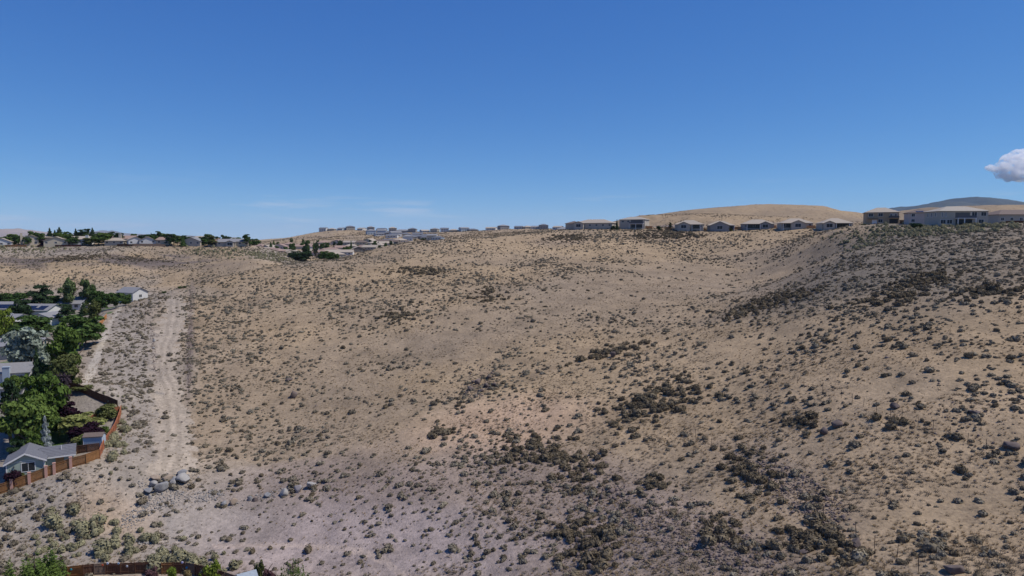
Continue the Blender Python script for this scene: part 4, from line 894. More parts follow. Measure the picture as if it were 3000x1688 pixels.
# --- plateau houses
PG = 'plateau houses'
simple(12, 503, 30, 'white gable house behind the orange fence on the plateau', 'white', 'tan', 12, 16, 3.0, 'gable', 'y', .42, PG)
simple(96, 508, 32, 'cream two storey plateau house with a tall chimney', 'cream', 'tan', 9, 11, 2.8, 'gable', 'y', .4, PG, two=True, chim=(-6.2, 2, 8.6, 1.4))
simple(172, 505, 24, 'long cream plateau house with a wide gable', 'cream', 'tan', 15, 14, 3.0, 'gable', 'y', .38, PG)
simple(150, 522, 15, 'tan-roofed plateau house behind the long cream one', 'cream', 'tan', 16, 10, 3.6, 'hip', 'x', .4, PG)
simple(243, 512, 20, 'pale plateau house with a broad white chimney', 'white', 'tan', 14, 10, 3.6, 'gable', 'x', .4, PG, chim=(4.6, -5.4, 6.6, 1.8))
simple(345, 512, 10, 'low tan-roofed plateau house beside the bright green tree', 'beige', 'tan', 13, 11, 2.8, 'hip', 'x', .4, PG)
simple(370, 518, 14, 'dark-sided plateau house with a big chimney', 'beige', 'pink', 15, 10, 3.6, 'gable', 'x', .42, PG, chim=(-2, -5.3, 7.2, 1.6))
simple(397, 508, 34, 'white-gabled plateau house past the chimney house', 'white', 'tan', 9, 12, 3.6, 'gable', 'y', .45, PG)
simple(436, 510, 26, 'small white gable house above the orange plateau fence', 'white', 'tan', 11, 11, 2.8, 'gable', 'y', .45, PG)
simple(485, 512, 10, 'cream plateau house nearly hidden by pines with a cream chimney', 'cream', 'pink', 9, 9, 3.2, 'gable', 'x', .42, PG, chim=(4.2, -4, 6.6, 1.2))
simple(570, 512, 6, 'grey plateau house with a wide cream gable facing the hill', 'beige', 'grey', 13, 12, 2.9, 'gable', 'y', .42, PG)
simple(640, 515, 4, 'plateau house with a reddish hip roof', 'pink', 'red', 11, 10, 2.9, 'hip', 'x', .45, PG)
simple(668, 512, 12, 'dark-gabled grey-roofed plateau house', 'beige', 'grey', 13, 10, 2.9, 'gable', 'x', .4, PG, wing=(3, 5, 3))
simple(706, 515, 16, 'last grey-roofed plateau house with a cream end wall', 'cream', 'grey', 12, 9, 3.0, 'gable', 'x', .42, PG)
simple(690, 530, 8, 'grey roof peeping out behind the last plateau houses', 'grey', 'grey', 12, 9, 3.6, 'hip', 'x', .42, PG)
simple(590, 532, 8, 'tan roof peeping out behind the grey plateau house', 'beige', 'tan', 14, 9, 3.2, 'hip', 'x', .42, PG)
# --- yard houses below the bank
e = simple(118, 268, -4, 'pale grey roofed house with rows of dark solar panels', 'white', 'grey', 11, 10, 3.1, 'gable', 'x', .40, zoff=.3)
def panels(e, x0, nx, ny, d, h, pitch, skip=(), w=.98, l=1.55, gap=.10, v0=.35):
    me = MB().box(-w/2, w/2, -l/2, l/2, 0, .05).mesh('solar_panel', M_SOLAR); a = math.atan(pitch)
    for j in range(ny):
        for i in range(nx):
            if (i, j) in skip: continue
            s = v0 + l/2 + j * (l + gap); y = -d/2 + s * math.cos(a) - .3; z = h + (y + d/2) * pitch + .27
            o = link('solar_panel', me, e, loc=(x0 + i * (w + gap), y, z)); o.rotation_euler = (a, 0, 0)
panels(e, -4.0, 8, 2, 10, 3.1, .40, skip=((4, 1),), w=.98, gap=.14, l=1.6)
simple(136, 247, -4, 'lower grey roof in front of the solar-panel house', 'white', 'grey', 8, 9, 2.9, 'gable', 'y', .34, zoff=.1)
simple(216, 296, 6, 'grey asphalt-roofed house behind the slim conifer', 'white', 'grey', 9.5, 11, 2.7, 'gable', 'x', .42, chim=(1.2, 2, 6.0, .9), zoff=.2)
e = simple(385, 318, -22, 'small white house with grey roof behind the bank crest', 'white', 'grey', 10, 8, 3.4, 'gable', 'x', .50, zoff=.9)
e = simple(14, 275, 4, 'white-walled house with a dark solar array on its grey roof', 'white', 'grey', 11, 11, 3.2, 'gable', 'x', .42, zoff=.6); panels(e, -3.0, 8, 2, 11, 3.2, .42)
simple(8, 240, -8, 'broad light grey roof beside the silvery olive tree', 'white', 'grey', 13, 15, 3.2, 'gable', 'x', .32, zoff=.2)
simple(42, 204, 6, 'long grey roof below the silvery olive tree', 'beige', 'grey', 15, 9, 3.0, 'gable', 'x', .36, zoff=.1, chim=(3, .5, 5.6, .7))
e = simple(18, 170, 20, 'two storey pale house with a wide grey chimney', 'white', 'grey', 9.5, 8, 2.9, 'gable', 'x', .42, two=True, zoff=-.6, win=False)
chimney(e, .2, -4.6, 0, 7.3, 1.5, WALL['blue'], .8); window(e, '+x', -1.5, 4.75, 4.0, .7, 1.6); window(e, '+x', 0, 4.75, 4.0, .7, 1.6); window(e, '-y', 2.8, -4.0, 4.2, 1.2, 1.3)
block(e, 1.5, -6.0, 6, 4.5, 2.6, 'gable', .3, 'x', WALL['white'], ROOF['grey'])
simple(73, 285, 10, 'dark brown gabled roof among the far yard trees', 'dark', 'brown', 9, 8, 3.8, 'gable', 'y', .5)
# green cottage
F0, F1 = P(34, 1428, 117)[:2], P(252, 1356, 122.5)[:2]; fu = F1 - F0; fl = np.hypot(*fu); fu = fu / fl; fang = math.atan2(fu[1], fu[0]); fin = np.array([-fu[1], fu[0]])
cq = F0 + fu * fl * .27 + fin * 4.3; e = empty('cottage', (cq[0], cq[1], float(H(np.array(cq[0]), np.array(cq[1]))) + .1), fang); tag(e, 'small sage green cottage with a grey shingle cross-gable roof', 'house')
GRW = WALL['green']; SH = RM('shingle', (.15, .15, .165))
block(e, -1.0, 0, 5.6, 6.4, 2.5, 'gable', .52, 'y', GRW, SH, .4, trim=True)
block(e, 3.6, .9, 5.0, 4.4, 2.35, 'gable', .50, 'x', GRW, SH, .4)
MB().box(3.6 - 2.5 - .2, 6.5, -1.76, -1.72, 2.02, 2.30).build('fascia', M_WHITE, e)
cb = MB()
for s in (-1, 1):                                         # shingle courses standing proud of the roof planes
    for k in range(9):
        u0 = k / 9; x_ = -1.0 + s * (3.2 * (1 - u0)); z_1 = 2.5 - .4 * .52 + u0 * 3.2 * .52 + .18
        cb.prism([(x_, -3.58, z_1 - .01), (x_ - s * .36, -3.58, z_1 + .17), (x_ - s * .36, -3.58, z_1 + .20), (x_, -3.58, z_1 + .07)][::-s], (0, 7.16, 0))
for k in range(7):
    u0 = k / 7; y_ = .9 - 2.6 * (1 - u0); z_1 = 2.35 - .4 * .5 + u0 * 2.6 * .5 + .18
    cb.prism([(2.2 - u0 * 1.6, y_, z_1 - .01), (2.2 - u0 * 1.6, y_ + .37, z_1 + .165), (2.2 - u0 * 1.6, y_ + .37, z_1 + .195), (2.2 - u0 * 1.6, y_, z_1 + .07)], (4.28 + u0 * 1.6, 0, 0))
cb.build('shingle_courses', SH, e)
window(e, '-y', -.6, -3.2, 1.45, 1.9, 1.5); MB().box(-3.8, 1.8, -3.26, -3.2, 2.52, 2.60).build('trim_board', M_WHITE, e)
MB().box(-3.84, -3.68, -3.27, -3.1, -1, 2.5).build('corner_board', M_WHITE, e); MB().box(1.66, 1.82, -3.27, -3.1, -1, 2.5).build('corner_board', M_WHITE, e)
MB().box(-2.75, -2.6, -3.4, -3.2, 1.6, 1.95).build('wall_lamp', M_DARKIN, e); MB().tube((4.2, -.2, 2.8), (4.2, -.2, 3.9), .06, .06).build('vent_pipe', M_WHITE, e)
MB().box(3.3, 4.6, -1.36, -1.30, .5, 2.0).build('shutter', mat('orange_wood', (.42, .22, .08), .8), e)
# garden shed
e = house(254, 129.5, 12, 'narrow blue-grey garden shed with a brown roof', name='garden_shed'); e['category'] = 'shed'; e.location.z += .5
block(e, 0, 0, 3.3, 1.9, 2.0, 'gable', .55, 'x', WALL['blue'], ROOF['brown'], .12); bb = MB()
for k in range(11): bb.box(-1.6 + k * .32, -1.57 + k * .32, -.975, -.95, 0, 1.95)
bb.build('siding_batten', WALL['blue'], e)
for sx_ in (-1.66, 1.58): MB().box(sx_, sx_ + .08, -.99, -.91, -.3, 2.0).build('corner_board', M_WHITE, e)
MB().box(1.651, 1.69, -.5, .5, .05, 1.8).build('door', WALL['blue'], e)
e = house(696, 88, 35, 'grey-blue sloping shed roof at the corner of the board fence', name='garden_shed'); e['category'] = 'shed'
zt = P(700, 1676, 88)[2] - e.location.z; block(e, 0, 0, 2.2, 1.8, max(zt - .6, 1.6), 'gable', .5, 'x', WALL['blue'], RM('bluegrey', (.30, .34, .38)), .15)
# --- ridge houses
RG = 'ridge houses'
e = simple(1745, 486, -22, 'single storey ridge house with a wide tan hip roof', 'beige', 'tan', 27, 15, 3.1, 'hip', 'x', .33, RG, wing=(-10, 7, 3), zoff=.2); block(e, -17, 3, 10, 10, 3.0, 'hip', .33, 'x', WALL['beige'], ROOF['brown'])
e = simple(1857, 480, -26, 'pale grey two storey ridge house with a balcony', 'beige', 'pale', 18, 12, 2.95, 'hip', 'x', .30, RG, two=True, zoff=.2, win=False)
for x, z in ((-6.6, 4.5), (-2.6, 4.6)): window(e, '-y', x, -6, z, 1.6, 1.3)
for y, z in ((-2, 4.5), (2, 4.5), (-2, 1.6)): window(e, '+x', y, 9, z, 1.0, 1.4)
MB().box(-.8, 7.6, -6.07, -5.99, 3.1, 5.5).build('balcony_shade_panel', M_DARKIN, e); MB().box(-1.6, 8.6, -8.6, -6.02, 2.75, 2.98).build('balcony_deck', M_WHITE, e); MB().box(-1.5, 8.5, -8.5, -8.44, 2.98, 3.95).build('balcony_railing', mat('railing', (.10, .10, .11), .6), e)  # flat dark panel on the wall paints the shade behind the balcony
MB().box(-.6, 7.4, -6.07, -5.99, .1, 2.4).build('patio_door', M_GLASS, e)
for x in (-1.4, 3.2, 8.2): MB().box(x, x + .28, -8.5, -8.22, -1.5, 2.74).build('post', M_WHITE, e)
def low(px, Y, rz, label, wall, roof, w, wing, patio, pitch=.42, kind='hip', h=2.8, d=13):
    w = w * .84; patio = (patio[0] * .8, patio[1]); wing = (wing[0] * .8, wing[1], wing[2]) if wing else None
    return simple(px, Y, rz, label, wall, roof, w, d, h, kind, 'x', pitch, RG, wing=wing, patio=patio, zoff=.15)
low(2018, 463, -18, 'low ridge house with a pale gabled patio', 'beige', 'tan', 22, (-4, 8, 3.2), (6, 5))
low(2108, 457, -14, 'low ridge house with a large dark gable', 'grey', 'tan', 20, (-1, 12, 3.4), (7.6, 4))
low(2215, 452, -12, 'low ridge house with a wide brown hip roof and deep shaded patio', 'grey', 'tan', 23, (5, 7, 2.5), (-4, 8))
low(2325, 430, -10, 'low ridge house with a small centre gable over glass doors', 'beige', 'tan', 22, (0, 8, 3.0), (-7.5, 5))
low(2440, 405, -10, 'low ridge house next to the rubble slope with two shaded patios', 'beige', 'tan', 20, (-6, 6, 2.5), (3, 7))
e = simple(2575, 355, -21, 'tan two storey ridge house with a small balcony', 'tan', 'tan', 15, 11, 2.95, 'hip', 'x', .42, RG, two=True, zoff=.2, win=False)
for x, z in ((-5.2, 4.5), (-.8, 4.6), (-.8, 1.5)): window(e, '-y', x, -5.5, z, 2.0, 1.6)
MB().box(-4.6, -2.4, -5.56, -5.49, 0, 2.1).build('door', M_WHITE, e); MB().box(-6.6, -1.8, -6.9, -5.52, 2.4, 2.6).build('patio_cover', M_DOOR, e); MB().box(2.6, 7.4, -7.6, -5.52, 2.75, 2.95).build('balcony_deck', WALL['tan'], e)
MB().box(2.6, 7.4, -7.56, -7.5, 2.95, 3.9).build('balcony_railing', M_DARKIN, e); MB().box(3.0, 7.1, -5.57, -5.49, .1, 2.4).build('patio_door', M_GLASS, e); MB().box(3.4, 6.9, -5.57, -5.49, 3.1, 5.2).build('balcony_door', WALL['beige'], e)
for x in (2.65, 7.05): MB().box(x, x + .3, -7.55, -7.25, -1.5, 2.74).build('post', WALL['tan'], e)
for x in (4.0, 6.0): window(e, '-y', x, -5.57, 4.3, .9, 1.3)
e = simple(2684, 330, -18, 'pale two storey ridge house partly hidden behind the largest one', 'pink', 'brown', 10, 10, 2.7, 'hip', 'x', .34, RG, two=True, zoff=.2)
panels(e, -1.5, 3, 1, 11.1, 5.2, .34, v0=.8)
e = simple(2793, 292, -4, 'largest two storey ridge house with a long balcony and pale hip roof', 'beige', 'pale', 19.5, 12, 3.0, 'hip', 'x', .33, RG, two=True, zoff=.2, win=False)
for x, z in ((4.2, 4.7), (7.9, 4.7), (-8.2, 1.5), (-5.6, 1.5), (7.0, 1.6)): window(e, '-y', x, -6.0, z, 2.0, 1.6)
for x in (-8.6, -7.2): window(e, '-y', x, -6.0, 4.5, .4, 1.9)
MB().box(-3.4, 2.4, -6.07, -5.99, 3.1, 5.3).build('balcony_shade_panel', M_DARKIN, e); MB().box(-3.6, 4.0, -8.3, -6.02, 2.8, 3.02).build('balcony_deck', M_WHITE, e); MB().box(-3.5, 3.9, -8.2, -8.15, 3.02, 4.0).build('balcony_railing', MATS['railing'], e)  # dark sheet on the wall face stands in for the balcony's shade
MB().box(-3.2, 3.4, -6.07, -5.99, .1, 2.5).build('patio_door', M_GLASS, e)
for x in (-3.5, -.9, 3.6): MB().box(x, x + .3, -8.2, -7.9, -1.5, 2.79).build('post', M_WHITE, e)
for y_ in (-3, 0, 3): window(e, '-x', y_, -9.75, 4.5, .9, 1.6)
simple(2965, 318, 4, 'brown-roofed low ridge house beyond the largest one', 'beige', 'brown', 26, 13, 3.6, 'hip', 'x', .34, RG, zoff=.8)
# --- valley town
TG = 'valley town houses'
tw = [(812,640,'pink','pink'),(838,645,'cream','tan'),(866,640,'cream','tan'),(822,800,'pink','pink'),(850,850,'pink','pink'),(880,800,'beige','pink'),(905,820,'white','pink'),(930,790,'white','pink'),(915,700,'pink','tan'),(952,610,'cream','tan'),(985,615,'cream','tan'),(1015,640,'white','tan'),
      (968,720,'pink','pink'),(1000,745,'pink','pink'),(1030,760,'beige','tan'),(1048,690,'dark','tan'),(1068,720,'beige','pink'),(1088,700,'beige','tan'),(1110,730,'beige','tan'),(1028,840,'beige','tan'),(1060,840,'cream','brown'),(1085,860,'cream','tan'),(1118,840,'dark','brown'),(1150,800,'dark','brown'),(1172,830,'pink','tan'),
      (1130,760,'beige','tan'),(1100,800,'beige','tan'),(990,860,'pink','pink'),(950,860,'pink','pink'),(1140,860,'white','slate'),(760,720,'pink','pink'),(782,700,'cream','tan'),(800,690,'pink','pink'),(790,770,'beige','tan'),(765,790,'pink','pink'),(745,760,'beige','pink'),(940,660,'pink','pink'),(975,670,'beige','tan')]
wn = {'pink': 'pinkish', 'cream': 'cream', 'beige': 'beige', 'white': 'white', 'dark': 'dark-walled', 'grey': 'grey', 'blue': 'blue-grey', 'tan': 'tan'}
for i, (px, Y, wl, rf) in enumerate(tw):
    simple(px, Y, RNG.uniform(-35, 35), f'small {wn[wl]} house with {rf} roof in the valley town', wl, rf, RNG.uniform(13, 18), RNG.uniform(10, 12), 3.0, 'gable' if i % 2 else 'hip', 'x' if i % 3 else 'y', .38, TG, win=False)
    o = [c for c in COL.objects][-2].parent
    for x in (-3.5, 0, 3.5): window(o, '-y', x, -5.9, 1.6, 1.5, 1.3)
ug = [(1088,1085),(1112,1040),(1140,1060),(1160,1010),(1190,1020),(1215,980),(1195,905),(1238,960),(1252,930),(1268,905),(1284,890),(1150,985),(1175,1060),(1225,1020),(1205,950),(1120,1090),(1250,985)]
for i, (px, Y) in enumerate(ug):
    wl = ('blue', 'white', 'grey', 'white', 'cream')[i % 5]; e = simple(px, Y, RNG.uniform(-30, 30), f'{wn[wl]} house with slate roof stepping up the far slope', wl, 'slate' if i % 3 else 'grey', RNG.uniform(13, 17), 11, 3.0, 'gable' if i % 2 else 'hip', 'x' if i % 2 else 'y', .36, 'slate-roofed houses on the far slope', win=False, two=i % 3 == 0)
    for x in (-4, 0, 4): window(e, '-y', x, -5.5, 1.6, 1.6, 1.4)
cg = [(950,1255,1),(975,1258,0),(1003,1256,0),(1028,1256,1),(1062,1250,0),(1088,1235,1),(1120,1215,0),(1152,1200,1),(1188,1185,0),(1210,1180,1),(1245,1180,0),(1275,1180,1),(1303,1175,1),(1330,1170,0),(1360,1165,1),(1386,1160,0),(1440,1120,0),(1475,1110,1),(1520,1100,0),(1545,1095,0),(1572,1060,0),(1592,1050,1),(1635,1010,0),(1650,700,0)]
for i, (px, Y, two) in enumerate(cg):
    wl = ('grey', 'white', 'beige', 'blue')[(i * 3 + 1) % 4]; e = simple(px, Y, RNG.uniform(-32, 32), f'{wn[wl]} {"two storey" if two else "one storey"} house in the row along the far crest', wl, ('slate', 'tan', 'grey')[i % 3], RNG.uniform(12, 17), 11, 2.9, 'hip' if i % 2 else 'gable', 'x', .34, 'houses along the far crest', win=False, two=bool(two))
    for x in (-4, 0, 4):
        window(e, '-y', x, -5.5, 1.6, 1.8, 1.4)
        if two: window(e, '-y', x, -5.5, 4.4, 1.4, 1.3)

# ------------------------------------------------------------------ fences
M_CEDAR = mat('cedar_board', (.26, .125, .048), .85, .3, 2.2); M_DKWOOD = mat('stained_and_shaded_board', (.115, .055, .032), .9, .35, 2.5); M_REDWOOD = mat('red_stained_board', (.34, .125, .06), .85, .3, 2.2); M_WEATH = mat('weathered_board', (.17, .12, .09), .95, .4, 3.0); M_PINKP = mat('pink_block', (.52, .30, .235), .9, .1, 3.0); M_CURB = mat('curb', (.55, .50, .45), .9, .1)  # dark boards: stain on some fences, painted shade on others
M_ORNG = mat('orange_board', (.48, .23, .09), .85, .2, 2.0)
def fence(pts, label, m, height=1.8, panel=2.4, group=None, pillar=None, lattice=False, rails=True, name='wooden_fence', front=True, closed_tops=True, zoff=0.0, mats=None, bw=.14, posts=True):
    pts = [np.array(p) for p in pts]; e = empty(name, (pts[0][0], pts[0][1], float(H(np.array(pts[0][0]), np.array(pts[0][1]))))); tag(e, label, 'fence', group); base = np.array(e.location); cnt = 0
    for a, b in zip(pts[:-1], pts[1:]):
        L_ = np.hypot(*(b - a)[:2]); n_ = max(1, round(L_ / panel)); u = (b - a)[:2] / L_; ang = math.atan2(u[1], u[0])
        for k in range(n_):
            s0 = a[:2] + u * L_ * k / n_; s1 = a[:2] + u * L_ * (k + 1) / n_; pl = L_ / n_; z0 = float(H(*map(np.array, s0))); z1 = float(H(*map(np.array, s1)))
            bb = MB(); nb = max(3, int(pl / bw)); hw = pl / nb
            for i in range(nb):
                f_ = (i + .5) / nb; zz = z0 + (z1 - z0) * f_; dj = random.uniform(-.015, .015); th = height + random.uniform(-.03, .02)
                if lattice and i % 2: continue
                bb.box(i * hw + .004, (i + 1) * hw - .006, -.02 + dj, .012 + dj, zz - z0 - .25, zz - z0 + th)
            mm = mats[cnt % len(mats)] if mats else m
            po = bb.build('panel', mm, e, loc=tuple(np.array([s0[0], s0[1], z0 + zoff]) - base), rz=ang)
            if rails:
                rb = MB()
                for hz in (.35, height - .35) if not lattice else (.3, .8, 1.3):
                    rb.prism([(0, -.075, hz), (0, -.025, hz), (0, -.025, hz + .10), (0, -.075, hz + .10)], (pl, 0, z1 - z0))
                if closed_tops: rb.prism([(0, -.08, height), (0, .06, height), (0, .06, height + .045), (0, -.08, height + .045)], (pl, 0, z1 - z0))
                rb.build('rail', mm, po)
            if pillar:
                MB().box(-.22, .22, -.22, .22, -.4, height + .22).box(-.26, .26, -.26, .26, height + .22, height + .30).build('pillar', pillar, e, loc=tuple(np.array([s0[0], s0[1], z0 + zoff]) - base), rz=ang)
                MB().box(.22, pl - .22, -.42, -.10, -.5, .05).build('curb', M_CURB, po)
            elif posts:
                MB().box(-.05, .05, -.12, -.03, -.3, height + .06).build('post', mm, e, loc=tuple(np.array([s0[0], s0[1], z0 + zoff]) - base), rz=ang)
            cnt += 1
    return e
def pw(px, Y): return np.array([PX(px, Y), Y, 0.0])
PIL = [F0 - fu * 5.9, F0 - fu * 2.95, F0, F0 + fu * fl * .232, F0 + fu * fl * .455, F0 + fu * fl * .565, F0 + fu * fl * .79, F1]
FE = P(292, 1340, 125)[:2]
fe = fence([np.append(q, 0) for q in PIL], 'cedar board fence with pink block pillars in front of the green cottage', M_CEDAR, 1.75, 4.0, pillar=M_PINKP)
fence([np.append(F1, 0), np.append(FE, 0)], 'short cedar fence piece from the last pink pillar to the corner', M_CEDAR, 1.75, 4.0)
FT = P(352, 1130, 152)[:2]
fence([np.append(FE, 0), np.append(FT, 0)], 'long red-stained side fence climbing the bank beside the dirt strip', M_REDWOOD, 1.7, 2.4)
fence([np.append(FT, 0) + np.array([-1.4, 1.2, 0]), np.array([*P(150, 1166, 157)[:2], 0])], 'dark stained solid board fence across the bank', M_DKWOOD, 1.75, 2.4, rails=False, posts=False)
fence([np.append(FT, 0) + np.array([-.3, -.2, 0]), np.array([*P(238, 1186, 146)[:2], 0])], 'red lattice fence below the dark board fence', M_REDWOOD, 1.5, 2.4, mats=[M_REDWOOD, M_CEDAR], lattice=False)
fence([pw(158, 166), pw(176, 179), pw(192, 191)], 'small red fence piece beside the purple smoke bush', M_REDWOOD, 1.7)
fence([pw(255, 217), pw(278, 233), pw(306, 251)], 'orange fence along the bank foot by the aspens', M_ORNG, 1.6)
fence([pw(160, 204), pw(178, 204)], 'short red fence by the lower grey roof', M_REDWOOD, 1.7)
fence([pw(200, 126.5), pw(232, 127), pw(268, 128)], 'dark shaded fence behind the shed yard', M_DKWOOD, 1.5)  # shade on this fence is put into the board colour
bf = [hit(*q) for q in ((108,1698),(245,1689),(310,1683),(440,1681),(545,1681),(690,1720))]
fence(bf, 'weathered dark board fence around the garden with the lime tree', M_WEATH, 1.75, 1.9, mats=[M_DKWOOD, M_WEATH, M_CEDAR, M_DKWOOD, M_WEATH, M_DKWOOD, M_DKWOOD], closed_tops=False)  # alternating panel tones paint lit and shaded panels into the boards
for i, (px, py, c, lab) in enumerate(((208,1669,(.05,.35,.45),'teal'),(300,1656,(.55,.12,.05),'red'),(372,1659,(.6,.62,.65),'silver'),(454,1661,(.65,.66,.7),'pale'),(315,1651,(.55,.65,.8),'light blue'),(347,1651,(.35,.5,.65),'blue'),(534,1648,(.75,.7,.9),'violet'),(547,1663,(.03,.30,.55),'azure'))):
    Yf = np.interp(px, [108, 245, 310, 440, 545, 690], [w_[1] for w_ in bf]) - .2; q = P(px, py, Yf); b = MB()
    for k in range(8): b.tube((0, 0, 0), (.16 * math.cos(k * .785), 0, .16 * math.sin(k * .785)), .035, .055, 5)
    b.tube((0, -.04, 0), (0, .02, 0), .07, .07, 8); o = b.build('fence_ornament', mat('ornament_' + lab.replace(' ', '_'), c, .4), None, loc=tuple(q)); tag(o, f'small {lab} flower-shaped ornament hung on the weathered board fence', 'ornament')
PF = 'fences on the plateau edge'
fence([pw(-30, 496), pw(80, 498)], 'orange board fence below the white gable house on the plateau', M_ORNG, 1.5, 3.0, PF, posts=False)
fence([pw(112, 498), pw(240, 499)], 'dark red fence below the cream plateau houses', mat('maroon_board', (.14, .05, .035), .9, .2), 1.4, 3.2, PF, posts=False)
fence([pw(345, 500), pw(390, 500)], 'brown fence below the dark-sided chimney house', M_DKWOOD, 1.6, 3.0, PF, posts=False)
fence([pw(390, 500.5), pw(486, 501)], 'orange-tan fence below the small white gable house', mat('tan_board', (.50, .32, .19), .85, .2), 1.8, 3.0, PF, posts=False)
fence([pw(800, 628), pw(872, 632)], 'red-brown fence below the first row of valley town houses', M_REDWOOD, 1.8, 3.0, posts=False)
RF = 'short cedar fences between ridge houses'
for (a, b, Y, lab) in ((1888,1910,472,'orange fence beside the pale two storey ridge house'),(1947,1966,464,'low orange fence before the first low gabled ridge house'),(2040,2064,460,'tan fence between the pale gabled and dark gabled ridge houses'),(2142,2168,455,'orange fence beside the dark gable ridge house'),(2246,2272,446,'orange fence beside the wide hip-roofed ridge house'),(2360,2386,420,'cedar fence before the two-patio ridge house'),(2630,2650,338,'brown fence behind the tan two storey house'),(2940,3060,300,'dark brown fence in front of the brown-roofed ridge house')):
    fence([pw(a, Y), pw(b, Y - 2)], lab, M_ORNG if 'brown' not in lab else M_DKWOOD, 1.8, 2.4, RF, posts=False)
# wire fences on the slope
M_STEEL = mat('rusty_steel', (.10, .075, .06), .7, .2, 8.0, 0, .3)
def wire_fence(px_list, label, h=1.45):
    g = [hit(*q) for q in px_list]; e = empty('wire_fence', tuple(g[0])); tag(e, label, 'wire fence'); b0 = g[0]; tops = []
    pm = MB().box(-.03, .03, -.012, .012, -.3, h).box(-.012, .012, -.03, .03, -.3, h).mesh('post', M_STEEL)
    for i, q in enumerate(g):
        o = link('post', pm, e, loc=tuple(q - b0), rz=i * .7); o.rotation_euler = (random.uniform(-.05, .05), random.uniform(-.05, .05), i)
    for hz in (.4, .8, 1.25):
        w = MB()
        for q, r in zip(g[:-1], g[1:]): w.tube(tuple(q - b0 + np.array([0, 0, hz])), tuple(r - b0 + np.array([0, 0, hz])), .006, .006, 4)
        w.build('wire', M_STEEL, e)
wire_fence([(2000 + .388 * x, 1200 + .388 * y) for x, y in ((98,215),(155,250),(218,285),(287,330),(355,390),(422,425),(486,450),(572,520),(660,590),(758,635),(840,665),(950,740),(1060,830),(1182,900),(1308,955),(1447,1050),(1618,1125),(1780,1225))], 'lower wire fence on thin steel posts crossing the straw and rocky slope')
wire_fence([(2250 + .2911 * x, 1080 + .2911 * y) for x, y in ((295,150),(360,180),(455,215),(548,240),(737,300),(848,345),(962,385),(1090,440),(1232,490),(1345,515),(1510,590),(1660,630),(1830,690),(2008,755),(2197,820),(2390,885))], 'upper wire fence on thin steel posts across the straw slope')
wire_fence([(238,1455),(245,1470),(250,1500),(244,1530),(240,1560)], 'short leaning wire fence on the sandy flat', 1.2)

# ------------------------------------------------------------------ clouds
def cloudvol():
    m = bpy.data.materials.new('cloud_vapour'); m.use_nodes = True; t = m.node_tree; t.nodes.clear(); o = N(t, 'ShaderNodeOutputMaterial'); pv = N(t, 'ShaderNodeVolumePrincipled')
    pv.inputs['Color'].default_value = (.99, .99, .995, 1); pv.inputs['Anisotropy'].default_value = 0.2
    g = N(t, 'ShaderNodeNewGeometry'); nz_ = N(t, 'ShaderNodeTexNoise', i_Scale=.012, i_Detail=5.0, i_Roughness=.62); t.links.new(g.outputs['Position'], nz_.inputs['Vector'])
    mr = N(t, 'ShaderNodeMapRange'); mr.inputs['From Min'].default_value = .42; mr.inputs['From Max'].default_value = .62; mr.inputs['To Min'].default_value = 0.0; mr.inputs['To Max'].default_value = .045
    t.links.new(nz_.outputs['Fac'], mr.inputs['Value']); t.links.new(mr.outputs[0], pv.inputs['Density']); t.links.new(pv.outputs[0], o.inputs['Volume']); return m
M_CLOUD = cloudvol()
def cloudwisp(alpha):
    m = bpy.data.materials.new('cloud_wisp'); m.use_nodes = True; t = m.node_tree; t.nodes.clear(); o = N(t, 'ShaderNodeOutputMaterial')
    d = N(t, 'ShaderNodeBsdfTranslucent'); d.inputs['Color'].default_value = (.9, .9, .92, 1); d2 = N(t, 'ShaderNodeBsdfDiffuse'); d2.inputs['Color'].default_value = (.9, .9, .92, 1); mx = N(t, 'ShaderNodeMixShader')
    tp = N(t, 'ShaderNodeBsdfTransparent'); m2 = N(t, 'ShaderNodeMixShader'); m2.inputs[0].default_value = alpha
    t.links.new(d.outputs[0], mx.inputs[1]); t.links.new(d2.outputs[0], mx.inputs[2]); t.links.new(tp.outputs[0], m2.inputs[1]); t.links.new(mx.outputs[0], m2.inputs[2]); t.links.new(m2.outputs[0], o.inputs['Surface']); return m
M_WISP = cloudwisp(.07)
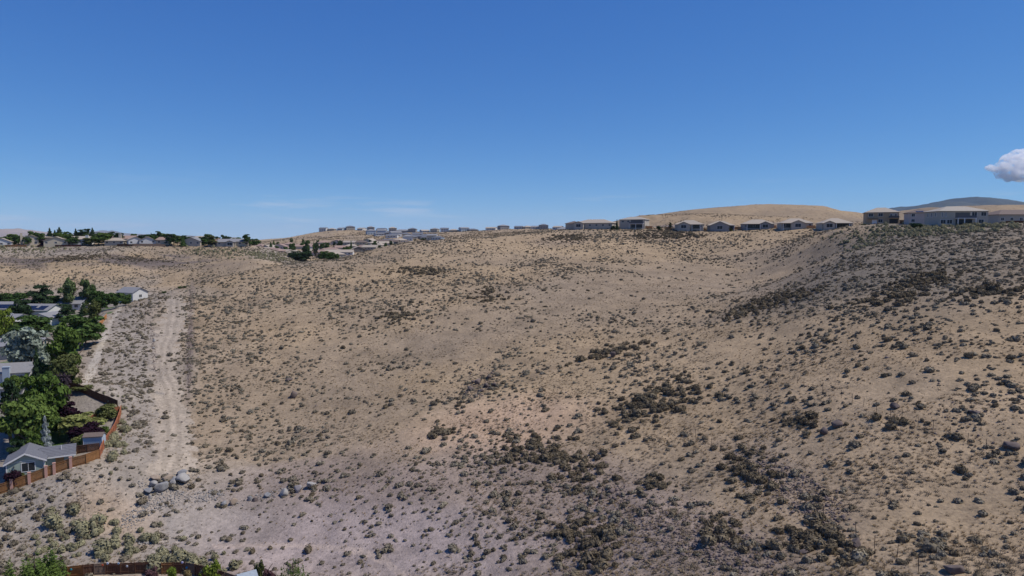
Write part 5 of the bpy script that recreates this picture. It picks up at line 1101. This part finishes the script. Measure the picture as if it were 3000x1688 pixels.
def cloud(puffs, Y, label, n_, size, seed, solid=True):
    """puffs: (px, py, rx, ry) billows seen at that place: bumpy bodies with a fringe of vapour"""
    import bmesh
    rng = np.random.default_rng(seed); c = P(puffs[0][0], puffs[0][1], Y); Lb = []; vs = []; fs = []; nv = 0
    bm = bmesh.new(); bmesh.ops.create_icosphere(bm, subdivisions=4, radius=1); sv = np.array([q.co[:] for q in bm.verts]); sf = np.array([[q.index for q in p.verts] for p in bm.faces]); bm.free()
    for i, (px, py, rx, ry) in enumerate(puffs):
        q = P(px, py, Y) - c; l = (q[0], q[1] + rng.uniform(-20, 20), q[2], rx / 2000 * Y, rx / 2000 * Y * .8, ry / 2000 * Y); Lb.append(l)
        dsp = 1 + (fbm(sv[:, 0] * 3 + i * 7 + sv[:, 2] * 1.7, sv[:, 1] * 3 + sv[:, 2] * 2.6, 1.6, 4, seed + i) - .5)[:, None] * .55
        vs.append(np.array(l[:3]) + sv * dsp * np.array(l[3:]) * 1.0); fs.append(sf + nv); nv += len(sv)
    root = empty('cloud', tuple(c)); tag(root, label, 'cloud')
    if solid: link('cloud_body', npmesh('cloud_body', np.concatenate(vs), np.concatenate(fs), M_CLOUD, smooth=True), root)
    return root
    v, f = lobecloud(Lb, n_, size, rng, .86 if solid else .05, .8, 0, .5); link('cloud_fringe', npmesh('cloud_fringe', v, f, M_WISP), root); return root
cloud([(2985,488,58,40),(2962,496,40,32),(3002,462,36,26),(2978,456,24,18),(2936,496,30,20),(2912,496,18,11),(2893,493,9,7),(3055,490,70,56),(2970,512,52,16),(3015,514,60,16),(2948,474,20,16),(2925,486,14,10),(2902,488,9,6)], 9500, 'white puffy cumulus cloud with a grey underside', 5000, 15, 5)

# ------------------------------------------------------------------ haze
hz = bpy.data.materials.new('haze_air'); hz.use_nodes = True; ht = hz.node_tree; ht.nodes.clear(); ho = N(ht, 'ShaderNodeOutputMaterial'); hv = N(ht, 'ShaderNodeVolumePrincipled')
hv.inputs['Color'].default_value = (.60, .78, 1.0, 1); hv.inputs['Density'].default_value = 2.0e-5; hv.inputs['Anisotropy'].default_value = 0.0; ht.links.new(hv.outputs[0], ho.inputs['Volume'])
HZ = MB().box(-26000, 26000, -3000, 45000, -400, 1000).build('haze', hz); tag(HZ, 'thin blue haze in the air over the whole valley', 'haze', kind='stuff')
